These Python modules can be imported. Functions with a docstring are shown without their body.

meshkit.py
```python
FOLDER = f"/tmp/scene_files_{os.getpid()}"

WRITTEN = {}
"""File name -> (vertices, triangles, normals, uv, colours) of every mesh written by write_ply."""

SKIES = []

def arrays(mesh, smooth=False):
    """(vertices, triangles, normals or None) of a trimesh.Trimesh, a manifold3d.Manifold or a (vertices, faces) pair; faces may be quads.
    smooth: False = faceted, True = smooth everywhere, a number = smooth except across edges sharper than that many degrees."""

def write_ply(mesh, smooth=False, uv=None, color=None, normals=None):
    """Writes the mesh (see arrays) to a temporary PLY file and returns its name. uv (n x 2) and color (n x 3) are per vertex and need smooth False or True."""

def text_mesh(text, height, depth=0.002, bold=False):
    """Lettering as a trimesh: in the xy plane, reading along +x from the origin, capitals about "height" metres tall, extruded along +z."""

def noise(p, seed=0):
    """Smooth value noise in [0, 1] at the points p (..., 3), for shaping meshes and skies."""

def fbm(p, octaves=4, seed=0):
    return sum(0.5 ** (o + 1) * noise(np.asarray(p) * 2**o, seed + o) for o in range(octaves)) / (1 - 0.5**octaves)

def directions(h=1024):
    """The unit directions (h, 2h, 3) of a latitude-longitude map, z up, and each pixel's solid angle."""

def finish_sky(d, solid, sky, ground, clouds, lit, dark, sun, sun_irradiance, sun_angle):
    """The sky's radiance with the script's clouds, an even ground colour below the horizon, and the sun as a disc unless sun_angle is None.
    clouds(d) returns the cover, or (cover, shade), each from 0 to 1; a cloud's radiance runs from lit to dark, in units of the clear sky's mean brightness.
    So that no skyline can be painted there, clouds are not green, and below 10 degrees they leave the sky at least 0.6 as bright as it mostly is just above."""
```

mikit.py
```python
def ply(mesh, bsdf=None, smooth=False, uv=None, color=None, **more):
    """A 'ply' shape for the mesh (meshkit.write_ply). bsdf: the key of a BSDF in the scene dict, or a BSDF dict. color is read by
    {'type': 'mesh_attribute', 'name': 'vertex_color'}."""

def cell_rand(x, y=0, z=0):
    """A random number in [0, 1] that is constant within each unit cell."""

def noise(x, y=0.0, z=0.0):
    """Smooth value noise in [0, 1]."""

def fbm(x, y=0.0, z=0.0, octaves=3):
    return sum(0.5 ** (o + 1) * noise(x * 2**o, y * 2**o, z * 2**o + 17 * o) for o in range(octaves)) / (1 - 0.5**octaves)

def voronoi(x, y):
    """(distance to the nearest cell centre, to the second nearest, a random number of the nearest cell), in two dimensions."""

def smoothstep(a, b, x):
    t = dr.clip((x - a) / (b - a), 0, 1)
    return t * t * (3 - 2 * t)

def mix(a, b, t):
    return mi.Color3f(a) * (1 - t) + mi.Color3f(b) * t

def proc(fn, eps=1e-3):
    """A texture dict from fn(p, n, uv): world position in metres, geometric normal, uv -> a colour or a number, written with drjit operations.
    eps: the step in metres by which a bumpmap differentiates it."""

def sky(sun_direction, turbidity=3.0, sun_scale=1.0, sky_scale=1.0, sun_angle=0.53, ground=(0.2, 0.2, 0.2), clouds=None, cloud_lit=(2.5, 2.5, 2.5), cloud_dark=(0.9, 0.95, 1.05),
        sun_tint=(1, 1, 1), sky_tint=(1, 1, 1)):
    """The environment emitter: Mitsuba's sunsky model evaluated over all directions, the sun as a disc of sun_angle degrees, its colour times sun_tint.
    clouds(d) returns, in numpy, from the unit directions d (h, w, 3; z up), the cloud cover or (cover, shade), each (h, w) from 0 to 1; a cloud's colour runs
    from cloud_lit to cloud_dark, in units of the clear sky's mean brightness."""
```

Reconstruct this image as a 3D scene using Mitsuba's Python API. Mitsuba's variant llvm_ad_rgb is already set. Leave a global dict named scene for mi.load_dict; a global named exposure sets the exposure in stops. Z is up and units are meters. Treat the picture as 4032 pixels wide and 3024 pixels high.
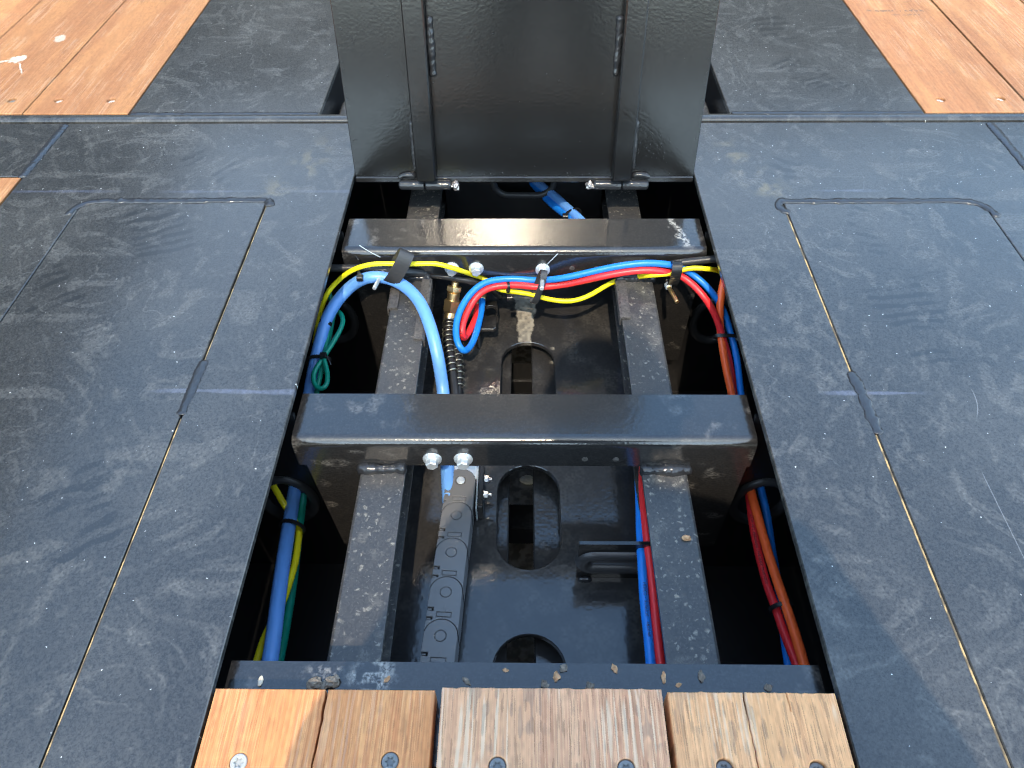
import math, random
import numpy as np, trimesh, drjit as dr, mitsuba as mi, mikit, meshkit
from mikit import noise, fbm, voronoi, cell_rand, smoothstep, mix
from shapely.geometry import Polygon, Point, box as sbox
from shapely.ops import unary_union

random.seed(7)
scene = {"type": "scene"}
labels = {}
T = mi.ScalarTransform4f

# ------------------------------------------------------------------ camera, sky, exposure
PITCH, YAW, ROLL = math.radians(47.598), math.radians(-1.124), math.radians(-0.668)
CAM = np.array([-0.0023, 0.0, 0.734])
FWD = np.array([math.sin(YAW) * math.cos(PITCH), math.cos(YAW) * math.cos(PITCH), -math.sin(PITCH)])
RGT = np.array([math.cos(YAW), -math.sin(YAW), 0.0])
UP = math.cos(ROLL) * np.cross(RGT, FWD) - math.sin(ROLL) * RGT
scene["camera"] = {"type": "perspective", "fov": 68.63, "fov_axis": "x", "near_clip": 0.01, "far_clip": 2000.0,
                   "to_world": T().look_at(origin=CAM.tolist(), target=(CAM + FWD).tolist(), up=UP.tolist())}
ELEV = math.radians(54.0)


def clouds(d):
    q = d / np.maximum(d[..., 2:3], 0.12)
    c = meshkit.fbm(np.stack([q[..., 0] * 0.9, q[..., 1] * 1.3, q[..., 0] * 0 + 3.1], -1), 5, seed=4)
    return np.clip((c - 0.42) * 2.2, 0, 1) * 0.30


scene["sky"] = mikit.sky([-0.03, -math.cos(ELEV), math.sin(ELEV)], turbidity=3, sun_scale=0.27, sky_scale=2.6, sky_tint=(1.0, 0.93, 0.755), clouds=clouds, cloud_lit=(2.0, 2.0, 2.0), cloud_dark=(1.1, 1.15, 1.25))
exposure = 3.45


# ------------------------------------------------------------------ helpers
def key_of(base):
    if base not in used:
        used[base] = 0
        return base
    used[base] += 1
    return f"{base}_{used[base]:03d}"


used = {}


def thing(name, label, cat, group=None):
    k = key_of(name)
    labels[k] = {"label": label, "category": cat}
    if group:
        labels[k]["group"] = group
    return k


def struct(name):
    k = key_of(name)
    labels[k] = {"kind": "structure"}
    return k


def part(parent, name, mesh, bsdf, smooth=30, label=None, kind=None):
    k = key_of(f"{parent}__{name}")
    scene[k] = mikit.ply(mesh, bsdf, smooth=smooth)
    if label or kind:
        labels[k] = {}
        if label:
            labels[k]["label"] = label
        if kind:
            labels[k]["kind"] = kind
    return k


def single(key, mesh, bsdf, smooth=30):
    scene[key] = mikit.ply(mesh, bsdf, smooth=smooth)
    return key


cat_ = trimesh.util.concatenate


def box(x0, x1, y0, y1, z0, z1, b=0.0012):
    x0, x1, y0, y1, z0, z1 = min(x0, x1), max(x0, x1), min(y0, y1), max(y0, y1), min(z0, z1), max(z0, z1)
    b = min(b, (x1 - x0) * 0.45, (y1 - y0) * 0.45, (z1 - z0) * 0.45)
    pts = []
    for x, sx in ((x0, 1), (x1, -1)):
        for y, sy in ((y0, 1), (y1, -1)):
            for z, sz in ((z0, 1), (z1, -1)):
                pts += [(x + b * sx, y + b * sy, z), (x + b * sx, y, z + b * sz), (x, y + b * sy, z + b * sz)]
    return trimesh.convex.convex_hull(np.array(pts))


def offset(ring, d):
    """Moves each corner of a closed ring inwards (counter-clockwise ring) by d, mitred."""
    p = np.asarray(ring, float)
    a, c = np.roll(p, 1, 0), np.roll(p, -1, 0)
    t1, t2 = p - a, c - p
    t1 /= np.linalg.norm(t1, axis=1, keepdims=True)
    t2 /= np.linalg.norm(t2, axis=1, keepdims=True)
    n1, n2 = np.stack([-t1[:, 1], t1[:, 0]], 1), np.stack([-t2[:, 1], t2[:, 0]], 1)
    m = n1 + n2
    return p + m * (d / np.maximum((m * n1).sum(1, keepdims=True), 0.2))


def plate(poly, z0, z1, b=0.0012):
    """A flat sheet with chamfered top edges, from a shapely polygon in x and y."""
    poly = poly.normalize() if hasattr(poly, "normalize") else poly
    out = []
    rings = []
    for i, r in enumerate([poly.exterior, *poly.interiors]):
        p = np.array(r.coords)[:-1]
        area = 0.5 * np.sum(p[:, 0] * np.roll(p[:, 1], -1) - p[:, 1] * np.roll(p[:, 0], -1))
        if (area > 0) != (i == 0):
            p = p[::-1]
        rings.append(p)
    tops = [offset(p, b) for p in rings]
    for p, q in zip(rings, tops):
        n = len(p)
        v = np.vstack([np.c_[p, np.full(n, z0)], np.c_[p, np.full(n, z1 - b)], np.c_[q, np.full(n, z1)]])
        f = []
        for i in range(n):
            j = (i + 1) % n
            for a in (0, n):
                f += [[a + i, a + j, a + n + j], [a + i, a + n + j, a + n + i]]
        out.append(trimesh.Trimesh(v, f, process=False))
    for rs, z, flip in ((tops, z1, False), (rings, z0, True)):
        tv, tf = trimesh.creation.triangulate_polygon(Polygon(rs[0], rs[1:]), engine="earcut")
        v3 = np.c_[tv, np.full(len(tv), z)]
        nz = np.cross(v3[tf[:, 1]] - v3[tf[:, 0]], v3[tf[:, 2]] - v3[tf[:, 0]])[:, 2]
        tf = np.array(tf)
        wrong = (nz < 0) != flip
        tf[wrong] = tf[wrong][:, ::-1]
        out.append(trimesh.Trimesh(v3, tf, process=False))
    return cat_(out)


def rect(x0, x1, y0, y1):
    return sbox(min(x0, x1), min(y0, y1), max(x0, x1), max(y0, y1))


def along_x(profile, x0, x1):
    """A profile in (y, z) drawn out along x."""
    m = trimesh.creation.extrude_polygon(Polygon(profile), x1 - x0, engine="earcut")
    v = m.vertices.copy()
    m.vertices = np.c_[v[:, 2] + x0, v[:, 0], v[:, 1]]
    return m


def along_y(profile, y0, y1):
    """A profile in (x, z) drawn out along y."""
    m = trimesh.creation.extrude_polygon(Polygon(profile), y1 - y0, engine="earcut")
    v = m.vertices.copy()
    m.vertices = np.c_[v[:, 0], y1 - v[:, 2], v[:, 1]]
    return m


def upright(poly, y0, y1):
    """A polygon in (x, z) as an upright sheet between y0 and y1."""
    m = trimesh.creation.extrude_polygon(poly, y1 - y0, engine="earcut")
    v = m.vertices.copy()
    m.vertices = np.c_[v[:, 0], y1 - v[:, 2], v[:, 1]]
    return m


def curve(pts, step=0.004):
    p = np.asarray(pts, float)
    from scipy.interpolate import CubicSpline, PchipInterpolator
    s = np.r_[0, np.cumsum(np.sqrt(np.linalg.norm(np.diff(p, axis=0), axis=1)))]
    # light smoothing of the hand-set points keeps the bends round
    for _ in range(1):
        q = p.copy()
        q[1:-1] = 0.25 * p[:-2] + 0.5 * p[1:-1] + 0.25 * p[2:]
        p = 0.8 * p + 0.2 * q
    f = CubicSpline(s, p)
    fine = f(np.linspace(0, s[-1], 40 * len(p)))
    d = np.r_[0, np.cumsum(np.linalg.norm(np.diff(fine, axis=0), axis=1))]
    n = max(3, int(d[-1] / step))
    return np.stack([np.interp(np.linspace(0, d[-1], n), d, fine[:, k]) for k in range(3)], 1)


def frames(p):
    t = np.gradient(p, axis=0)
    t /= np.linalg.norm(t, axis=1, keepdims=True)
    u = np.cross(t[0], [0.31, 0.2, 0.93])
    u /= np.linalg.norm(u)
    us = []
    for k in range(len(p)):
        u = u - t[k] * (u @ t[k])
        u /= np.linalg.norm(u)
        us.append(u)
    us = np.array(us)
    return t, us, np.cross(t, us)


def tube(p, r, n=16, caps=True, flat=1.0):
    p = np.asarray(p, float)
    t, u, w = frames(p)
    a = np.linspace(0, 2 * np.pi, n, endpoint=False)
    r = np.broadcast_to(np.asarray(r, float), (len(p),))
    v = p[:, None] + r[:, None, None] * (np.cos(a)[None, :, None] * u[:, None] + flat * np.sin(a)[None, :, None] * w[:, None])
    v = v.reshape(-1, 3)
    f = []
    for i in range(len(p) - 1):
        for j in range(n):
            k = (j + 1) % n
            f += [[i * n + j, i * n + k, (i + 1) * n + k], [i * n + j, (i + 1) * n + k, (i + 1) * n + j]]
    if caps:
        c0, c1, m = len(v), len(v) + 1, (len(p) - 1) * n
        v = np.vstack([v, p[0], p[-1]])
        for j in range(n):
            k = (j + 1) % n
            f += [[c0, k, j], [c1, m + j, m + k]]
    return trimesh.Trimesh(v, f, process=False)


def cyl(a, b, r, n=20, r2=None):
    """A rod from a to b with slightly rounded ends."""
    a, b = np.asarray(a, float), np.asarray(b, float)
    r2 = r if r2 is None else r2
    L = np.linalg.norm(b - a)
    e = min(0.12 * L, 0.15 * r)
    d = (b - a) / L
    return tube([a, a + d * e * 0.02, a + d * e, b - d * e, b - d * e * 0.02, b], [r * 0.8, r * 0.84, r, r2, r2 * 0.84, r2 * 0.8], n)


def hexa(a, b, r):
    """A hexagon head from a to b, chamfered at the outer end."""
    a, b = np.asarray(a, float), np.asarray(b, float)
    d = b - a
    return tube([a, a + 0.82 * d, b], [r, r, 0.86 * r], 6)


def bead(p, r, seed, flat=0.55, rough=0.25, sink=0.0):
    """A weld bead along the points p: an uneven, scaled ridge."""
    q = curve(p, 0.0025)
    rr = r * (1 + rough * (meshkit.fbm(q * 75.0, 3, seed=seed) - 0.5) * 2)
    rr[0] *= 0.6
    rr[-1] *= 0.6
    m = tube(q, rr, 12)
    v = m.vertices
    v = v + (meshkit.noise(v * 420.0, seed)[:, None] - 0.5) * r * 0.35
    m.vertices = v
    if sink:
        m.vertices[:, 2] *= sink
    return m


def band(centre, axis, half_u, half_v, u_dir, width, thick=0.0016, n=28):
    """A strap looped round `axis`, an oval half_u by half_v."""
    c, ax, u = np.asarray(centre, float), np.asarray(axis, float), np.asarray(u_dir, float)
    ax /= np.linalg.norm(ax)
    u = u - ax * (u @ ax)
    u /= np.linalg.norm(u)
    w = np.cross(ax, u)
    a = np.linspace(0, 2 * np.pi, n, endpoint=False)
    ring = []
    for du, hx in ((0, -0.5), (0, 0.5), (thick, 0.5), (thick, -0.5)):
        ring.append(c + np.cos(a)[:, None] * u * (half_u + du) + np.sin(a)[:, None] * w * (half_v + du) + ax * width * hx)
    v = np.stack(ring, 1).reshape(-1, 3)
    f = []
    for i in range(n):
        j = (i + 1) % n
        for k in range(4):
            l = (k + 1) % 4
            f += [[4 * i + k, 4 * i + l, 4 * j + l], [4 * i + k, 4 * j + l, 4 * j + k]]
    m = trimesh.Trimesh(v, f, process=False)
    trimesh.repair.fix_normals(m)
    return m


def oval(cx, cy, rx, ry, n=40):
    a = np.linspace(0, 2 * np.pi, n, endpoint=False)
    return [(cx + rx * math.cos(t), cy + ry * math.sin(t)) for t in a]


def slot_ring(cx, y0, y1, hw, n=14):
    """A long hole with round ends."""
    out = []
    for k in range(n + 1):
        t = math.pi * k / n
        out.append((cx + hw * math.cos(t), y1 - hw + hw * math.sin(t)))
    for k in range(n + 1):
        t = math.pi + math.pi * k / n
        out.append((cx + hw * math.cos(t), y0 + hw + hw * math.sin(t)))
    return out


def lump(c, r, seed, squash=(1, 1, 1), amp=0.5, sub=2):
    m = trimesh.creation.icosphere(subdivisions=sub)
    v = m.vertices
    k = 1 + amp * (meshkit.fbm(v * 1.7 + seed * 3.1, 3, seed=seed) - 0.5) * 2
    m.vertices = v * k[:, None] * np.asarray(squash) * r + np.asarray(c)
    return m


# ------------------------------------------------------------------ materials
def rgb(*c):
    return {"type": "rgb", "value": list(c)}


def bsdf(name, base, rough=0.5, spec=0.5, metallic=0.0, bump=None, bump_scale=1.0, bump_eps=6e-4, coat=0.0, coat_gloss=0.9):
    d = {"type": "principled", "base_color": base if isinstance(base, dict) else rgb(*base), "roughness": rough, "metallic": metallic}
    if metallic == 0.0:
        d["specular"] = spec
    if coat:
        d["clearcoat"], d["clearcoat_gloss"] = coat, coat_gloss
    if bump is not None:
        d = {"type": "bumpmap", "arbitrary": mikit.proc(bump, bump_eps), "scale": bump_scale, "bsdf": d}
    scene[name] = {"type": "twosided", "bsdf": d}
    return name


def specks(x, y, density, size):
    """Scattered small crumbs: 1 inside a crumb."""
    d, _, r = voronoi(x * density, y * density)
    return dr.select(d < size * r * r, 1.0, 0.0)


def prints(x, y):
    """Wiped sole prints in the dust: ridged patches."""
    out = mi.Float(0)
    for cx, cy, ang, hw, hl, fr in ((-0.60, 1.02, 0.5, 0.055, 0.10, 95), (-0.56, 1.20, 0.9, 0.04, 0.09, 80), (0.47, 1.20, -0.4, 0.04, 0.05, 75), (0.58, 1.00, -0.3, 0.06, 0.10, 90),
                                    (0.56, 0.82, 0.2, 0.06, 0.12, 110), (-0.72, 0.86, 0.7, 0.05, 0.10, 100), (0.72, 0.50, 0.25, 0.06, 0.13, 85), (0.55, 0.30, -0.2, 0.05, 0.10, 120),
                                    (-0.52, 0.47, 0.6, 0.05, 0.09, 90), (-0.72, 0.30, 0.3, 0.06, 0.12, 75), (0.60, 1.55, 0.6, 0.05, 0.1, 90), (0.58, 1.80, 0.2, 0.05, 0.1, 70)):
        c, s = math.cos(ang), math.sin(ang)
        u, v = (x - cx) * c + (y - cy) * s, -(x - cx) * s + (y - cy) * c
        wob = 0.025 * (fbm(x * 30, y * 30, cx * 9) - 0.5)
        m = smoothstep(0, 0.02, hw - dr.abs(u + wob)) * smoothstep(0, 0.03, hl - dr.abs(v + wob))
        st = smoothstep(-0.2, 0.5, dr.sin(v * fr * 3.1 + 9 * fbm(x * 18, y * 18, 3.0)))
        out = dr.maximum(out, m * st * smoothstep(0.35, 0.6, noise(x * 25, y * 25, 7.0)))
    return out


def deck_dust(p):
    x, y = p.x, p.y
    big = smoothstep(0.40, 0.75, fbm(x * 5, y * 5, 1.0, octaves=4))
    mid = smoothstep(0.55, 0.72, fbm(x * 46 + 12 * noise(x * 8, y * 8), y * 40, 2.0, octaves=4))
    fine = noise(x * 430, y * 430, 0.3)
    fine2 = noise(x * 1000, y * 1000, 4.0)
    # rubbed streaks lying two ways, and thin dried-water rims
    a = smoothstep(0.60, 0.78, fbm(x * 95 + y * 60, y * 16 - x * 12, 5.0)) * smoothstep(0.45, 0.65, noise(x * 9, y * 9, 21.0))
    b = smoothstep(0.62, 0.80, fbm(x * 20 + y * 22, y * 85 - x * 80, 6.0)) * smoothstep(0.5, 0.7, noise(x * 8, y * 8, 25.0))
    rim = smoothstep(0.020, 0.004, dr.abs(fbm(x * 14, y * 14, 31.0, octaves=4) - 0.5)) * smoothstep(0.52, 0.68, noise(x * 7, y * 7, 33.0))
    return 0.055 + 0.05 * big + 0.12 * mid * (0.1 + 1.2 * fine) + 0.11 * (fine - 0.5) + 0.10 * (fine2 - 0.5) + (0.07 * a + 0.06 * b) * (0.2 + fine) + 0.16 * rim * fine


def line_mark(a, b, w):
    return smoothstep(w, 0.3 * w, dr.abs(a - b))


def deck_colour(p, n, uv):
    x, y = p.x, p.y
    dust = dr.clip(deck_dust(p) - 0.075 * prints(x, y), 0, 1)
    c = mix([0.020, 0.0205, 0.021], [0.26, 0.25, 0.225], dust)
    # chalk snap lines across the plates
    for yy, col, k in ((1.123, [0.22, 0.26, 0.42], 0.13), (0.656, [0.30, 0.34, 0.50], 0.20)):
        gate = smoothstep(0.40, 0.75, noise(x * 9, yy * 40, 4.0)) * (0.4 + 0.6 * noise(x * 300, y * 300, 1.0))
        c = mix(c, col, k * line_mark(y, yy + 0.003 * (noise(x * 9, 2.0) - 0.5), 0.0055 * (0.4 + noise(x * 40, 5.0))) * gate)
    # ochre marking-out dust near the inner corners of the welded panels
    oc = smoothstep(0.05, 0.0, dr.abs(dr.abs(x) - 0.43 + 0.35 * (y - 1.11))) * smoothstep(1.09, 1.12, y) * smoothstep(1.36, 1.2, y) * smoothstep(0.45, 0.75, fbm(x * 50, y * 50, 8.0))
    c = mix(c, [0.33, 0.26, 0.11], 0.2 * oc)
    w = specks(x, y, 50.0, 0.05) * smoothstep(0.62, 0.72, noise(x * 70, y * 70, 11.0))
    c = mix(c, [0.6, 0.6, 0.57], w)
    # scratches
    sc = smoothstep(0.0008, 0.0003, dr.abs(x - 0.545 - 0.01 * (y - 0.5))) * smoothstep(0.015, 0.0, dr.abs(y - 0.47) - 0.05)
    sc = dr.maximum(sc, smoothstep(0.0009, 0.0003, dr.abs(dr.sqrt(dr.square(x - 0.50) + dr.square(y - 0.66)) - 0.086)) * smoothstep(0.0, 0.01, x - 0.57) * smoothstep(0.67, 0.65, y) * smoothstep(0.6, 0.62, y))
    return mix(c, [0.3, 0.3, 0.3], 0.32 * sc)


def deck_rough(p, n, uv):
    return 0.16 + 0.36 * dr.clip(deck_dust(p), 0, 1)


def deck_bump(p, n, uv):
    return 0.00004 * noise(p.x * 700, p.y * 700, p.z * 700) + 0.00010 * fbm(p.x * 60, p.y * 60, p.z * 60)


bsdf("deck_paint", mikit.proc(deck_colour), mikit.proc(deck_rough), spec=0.7, bump=deck_bump)


def gloss_colour(p, n, uv):
    d = smoothstep(0.55, 0.85, fbm(p.x * 24, p.y * 24, p.z * 24, octaves=4)) * noise(p.x * 320, p.y * 320, p.z * 320)
    s = smoothstep(0.83, 0.9, noise(p.x * 480, p.y * 480, p.z * 480 + 5.0)) * 0.4
    return mix([0.0085, 0.0085, 0.0088], [0.17, 0.16, 0.14], dr.clip(0.02 + 0.22 * d + 0.14 * s, 0, 1))


def peel(p, n, uv):
    return 0.00009 * noise(p.x * 330, p.y * 330, p.z * 330) + 0.00003 * noise(p.x * 800, p.y * 800, p.z * 800)


bsdf("gloss_paint", mikit.proc(gloss_colour), 0.11, spec=0.7, bump=peel)
bsdf("lid_paint", (0.006, 0.006, 0.0061), 0.18, spec=0.8, bump=lambda p, n, uv: 0.00007 * noise(p.x * 300, p.y * 300, p.z * 300) + 0.00002 * noise(p.x * 800, p.y * 800, p.z * 800))
bsdf("dark_paint", (0.009, 0.009, 0.0095), 0.35)
bsdf("weld_paint", (0.02, 0.021, 0.023), 0.16, bump=lambda p, n, uv: 0.0003 * noise(p.x * 260, p.y * 260, p.z * 260))
bsdf("deck_weld", (0.022, 0.023, 0.026), 0.24, spec=0.7, bump=lambda p, n, uv: 0.0003 * noise(p.x * 300, p.y * 300, p.z * 300))


def pan_colour(p, n, uv):
    x, y = p.x, p.y
    d = smoothstep(0.40, 0.75, fbm(x * 34, y * 26, 3.0, octaves=4))
    d = d + 0.25 * smoothstep(0.55, 0.85, fbm(x * 20, y * 20, 6.0)) * noise(x * 300, y * 300)
    # dried run of mud above the upper long hole, and a broken line of it to the right
    wob = 0.012 * (fbm(x * 80, y * 80, 1.0) - 0.5)
    mud = smoothstep(0.002, -0.003, dr.abs(x - 0.004 + wob) - (0.012 + 0.10 * dr.maximum(y - 0.985, 0.0))) * smoothstep(0.965, 0.972, y)
    row = smoothstep(0.5, 0.62, noise(x * 42, 3.0)) * smoothstep(0.006, 0.001, dr.abs(y - 0.952 - 0.03 * (x - 0.1) + wob * 0.7)) * smoothstep(0.045, 0.06, x)
    c = mix([0.018, 0.018, 0.019], [0.15, 0.14, 0.12], dr.clip(0.03 + 0.05 * noise(x * 420, y * 420) + 0.20 * d * noise(x * 330, y * 330, 5.0), 0, 1))
    return mix(c, [0.34, 0.31, 0.25], dr.clip(mud * (0.45 + 0.6 * noise(x * 200, y * 200)) + 0.9 * row, 0, 1))


bsdf("pan_paint", mikit.proc(pan_colour), 0.13, spec=0.75, bump=lambda p, n, uv: 0.00014 * noise(p.x * 230, p.y * 260, p.z * 260) + 0.00002 * noise(p.x * 700, p.y * 700, p.z * 700))


def rail_colour(p, n, uv):
    x, y = p.x + 0.007 * (fbm(p.x * 170, p.y * 170, 1.0) - 0.5), p.y + 0.007 * (fbm(p.x * 170, p.y * 170, 7.0) - 0.5)
    d1, _, r1 = voronoi(x * 110, y * 110)
    d2, _, r2 = voronoi(x * 230 + 9.0, y * 230)
    splat = smoothstep(0.42 * r1, 0.1 * r1, d1) * smoothstep(0.35, 0.6, noise(x * 130, y * 130, 3.0)) * (0.3 + 0.9 * noise(x * 700, y * 700))
    splat = dr.maximum(splat, 0.25 * smoothstep(0.4 * r2, 0.1 * r2, d2) * noise(x * 650, y * 650, 4.0))
    blob = smoothstep(0.62, 0.8, fbm(x * 45, y * 45, 4.0)) * noise(x * 600, y * 600, 9.0)
    return mix([0.026, 0.027, 0.030], [0.34, 0.31, 0.25], dr.clip(0.03 + 0.05 * noise(x * 500, y * 500) + 0.5 * splat + 0.18 * blob, 0, 1))


bsdf("rail_paint", mikit.proc(rail_colour), 0.34, bump=deck_bump)


def beam_colour(p, n, uv):
    x, y = p.x, p.y
    fine = noise(x * 420, y * 420, p.z * 420)
    e = smoothstep(0.08, 0.28, dr.abs(x))
    stain = smoothstep(0.60, 0.78, fbm(x * 40, y * 40, p.z * 40 + 2.0, octaves=4)) * e
    # dried mud splash on the front beam and pale run at the right end of the rear beam
    wob = 0.02 * (fbm(x * 90, y * 90, 4.0) - 0.5)
    m1 = smoothstep(0.012, -0.004, dr.sqrt(dr.square((x + 0.155 + wob)) + dr.square((y - 0.292 + wob) * 1.2)) - 0.017) * smoothstep(0.2, 0.65, fbm(x * 330, y * 330, 2.0)) * smoothstep(0.2, 0.5, noise(x * 120, y * 120, 8.0))
    m3 = smoothstep(0.010, -0.004, dr.sqrt(dr.square((x + 0.203 + wob)) * 0.4 + dr.square((y - 0.298 + wob) * 1.6)) - 0.008) * smoothstep(0.35, 0.85, fbm(x * 380, y * 380, 3.0)) * smoothstep(0.4, 0.6, noise(x * 150, y * 150, 9.0))
    m2 = smoothstep(0.005, -0.002, dr.abs(x - 0.262 - 0.25 * (1.045 - y) + wob) - 0.004) * smoothstep(0.25, 0.7, fbm(x * 260, y * 260, 6.0)) * smoothstep(1.0, 1.01, y)
    c = mix([0.009, 0.009, 0.0095], [0.16, 0.15, 0.135], dr.clip(0.02 + 0.12 * fine * noise(x * 900, y * 900, p.z * 900) + 0.65 * stain * fine, 0, 1))
    return mix(c, [0.45, 0.43, 0.38], dr.clip(0.55 * m1 * (0.4 + noise(x * 700, y * 700)) + 0.75 * m2 + 0.35 * m3, 0, 1))


bsdf("beam_paint", mikit.proc(beam_colour), 0.14, spec=0.95, bump=peel)


def wood(tones, flake, streak):
    def fn(p, n, uv):
        x, y = p.x, p.y
        w = x + 0.004 * (fbm(x * 20, y * 3, 1.0) - 0.5)
        board = dr.floor((x + 10.0 - 0.158) / 0.2105)
        a = fbm(w * 420, y * 8, board, octaves=3)
        b = noise(w * 1300, y * 26, 3.0 + board)
        g = fbm(w * 22, y * 3, 8.0 + board)
        c = mix(tones[0], tones[1], smoothstep(0.25, 0.75, 0.6 * a + 0.4 * b))
        c = mix(c, tones[2], streak * smoothstep(0.45, 0.7, g))
        c = c * (0.86 + 0.28 * cell_rand(board, 3.0))
        pore = smoothstep(0.68, 0.8, noise(w * 900, y * 55, 6.0)) * 0.35
        c = mix(c, [0.10, 0.05, 0.025], pore * (1.0 if flake > 0.2 else 0.55))
        c = c * (0.90 + 0.20 * noise(x * 380, y * 160, 19.0))
        if flake:
            fl = smoothstep(0.56, 0.74, noise(w * 520, y * 17, 12.0)) * smoothstep(0.4, 0.65, noise(w * 34, y * 14, 13.0))
            c = mix(c, [0.74, 0.60, 0.42], flake * fl)
            dk = smoothstep(0.66, 0.80, noise(w * 260, y * 60, 15.0)) * smoothstep(0.5, 0.7, noise(w * 26, y * 12, 17.0))
            c = mix(c, [0.12, 0.10, 0.085], 0.75 * flake * dk)
        return c
    return fn


def wood_bump(p, n, uv):
    return 0.00022 * noise(p.x * 700, p.y * 18, 2.0) + 0.0002 * fbm(p.x * 240, p.y * 9, 5.0)


bsdf("wood_left", mikit.proc(wood(([0.50, 0.18, 0.062], [0.66, 0.305, 0.115], [0.56, 0.215, 0.07]), 0.12, 0.6)), 0.62, bump=wood_bump)
bsdf("wood_middle", mikit.proc(wood(([0.50, 0.235, 0.125], [0.70, 0.385, 0.215], [0.65, 0.345, 0.18]), 0.42, 0.6)), 0.7, bump=wood_bump)
bsdf("wood_right", mikit.proc(wood(([0.60, 0.275, 0.115], [0.78, 0.405, 0.185], [0.72, 0.36, 0.15]), 0.35, 0.5)), 0.62, bump=wood_bump)


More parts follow.
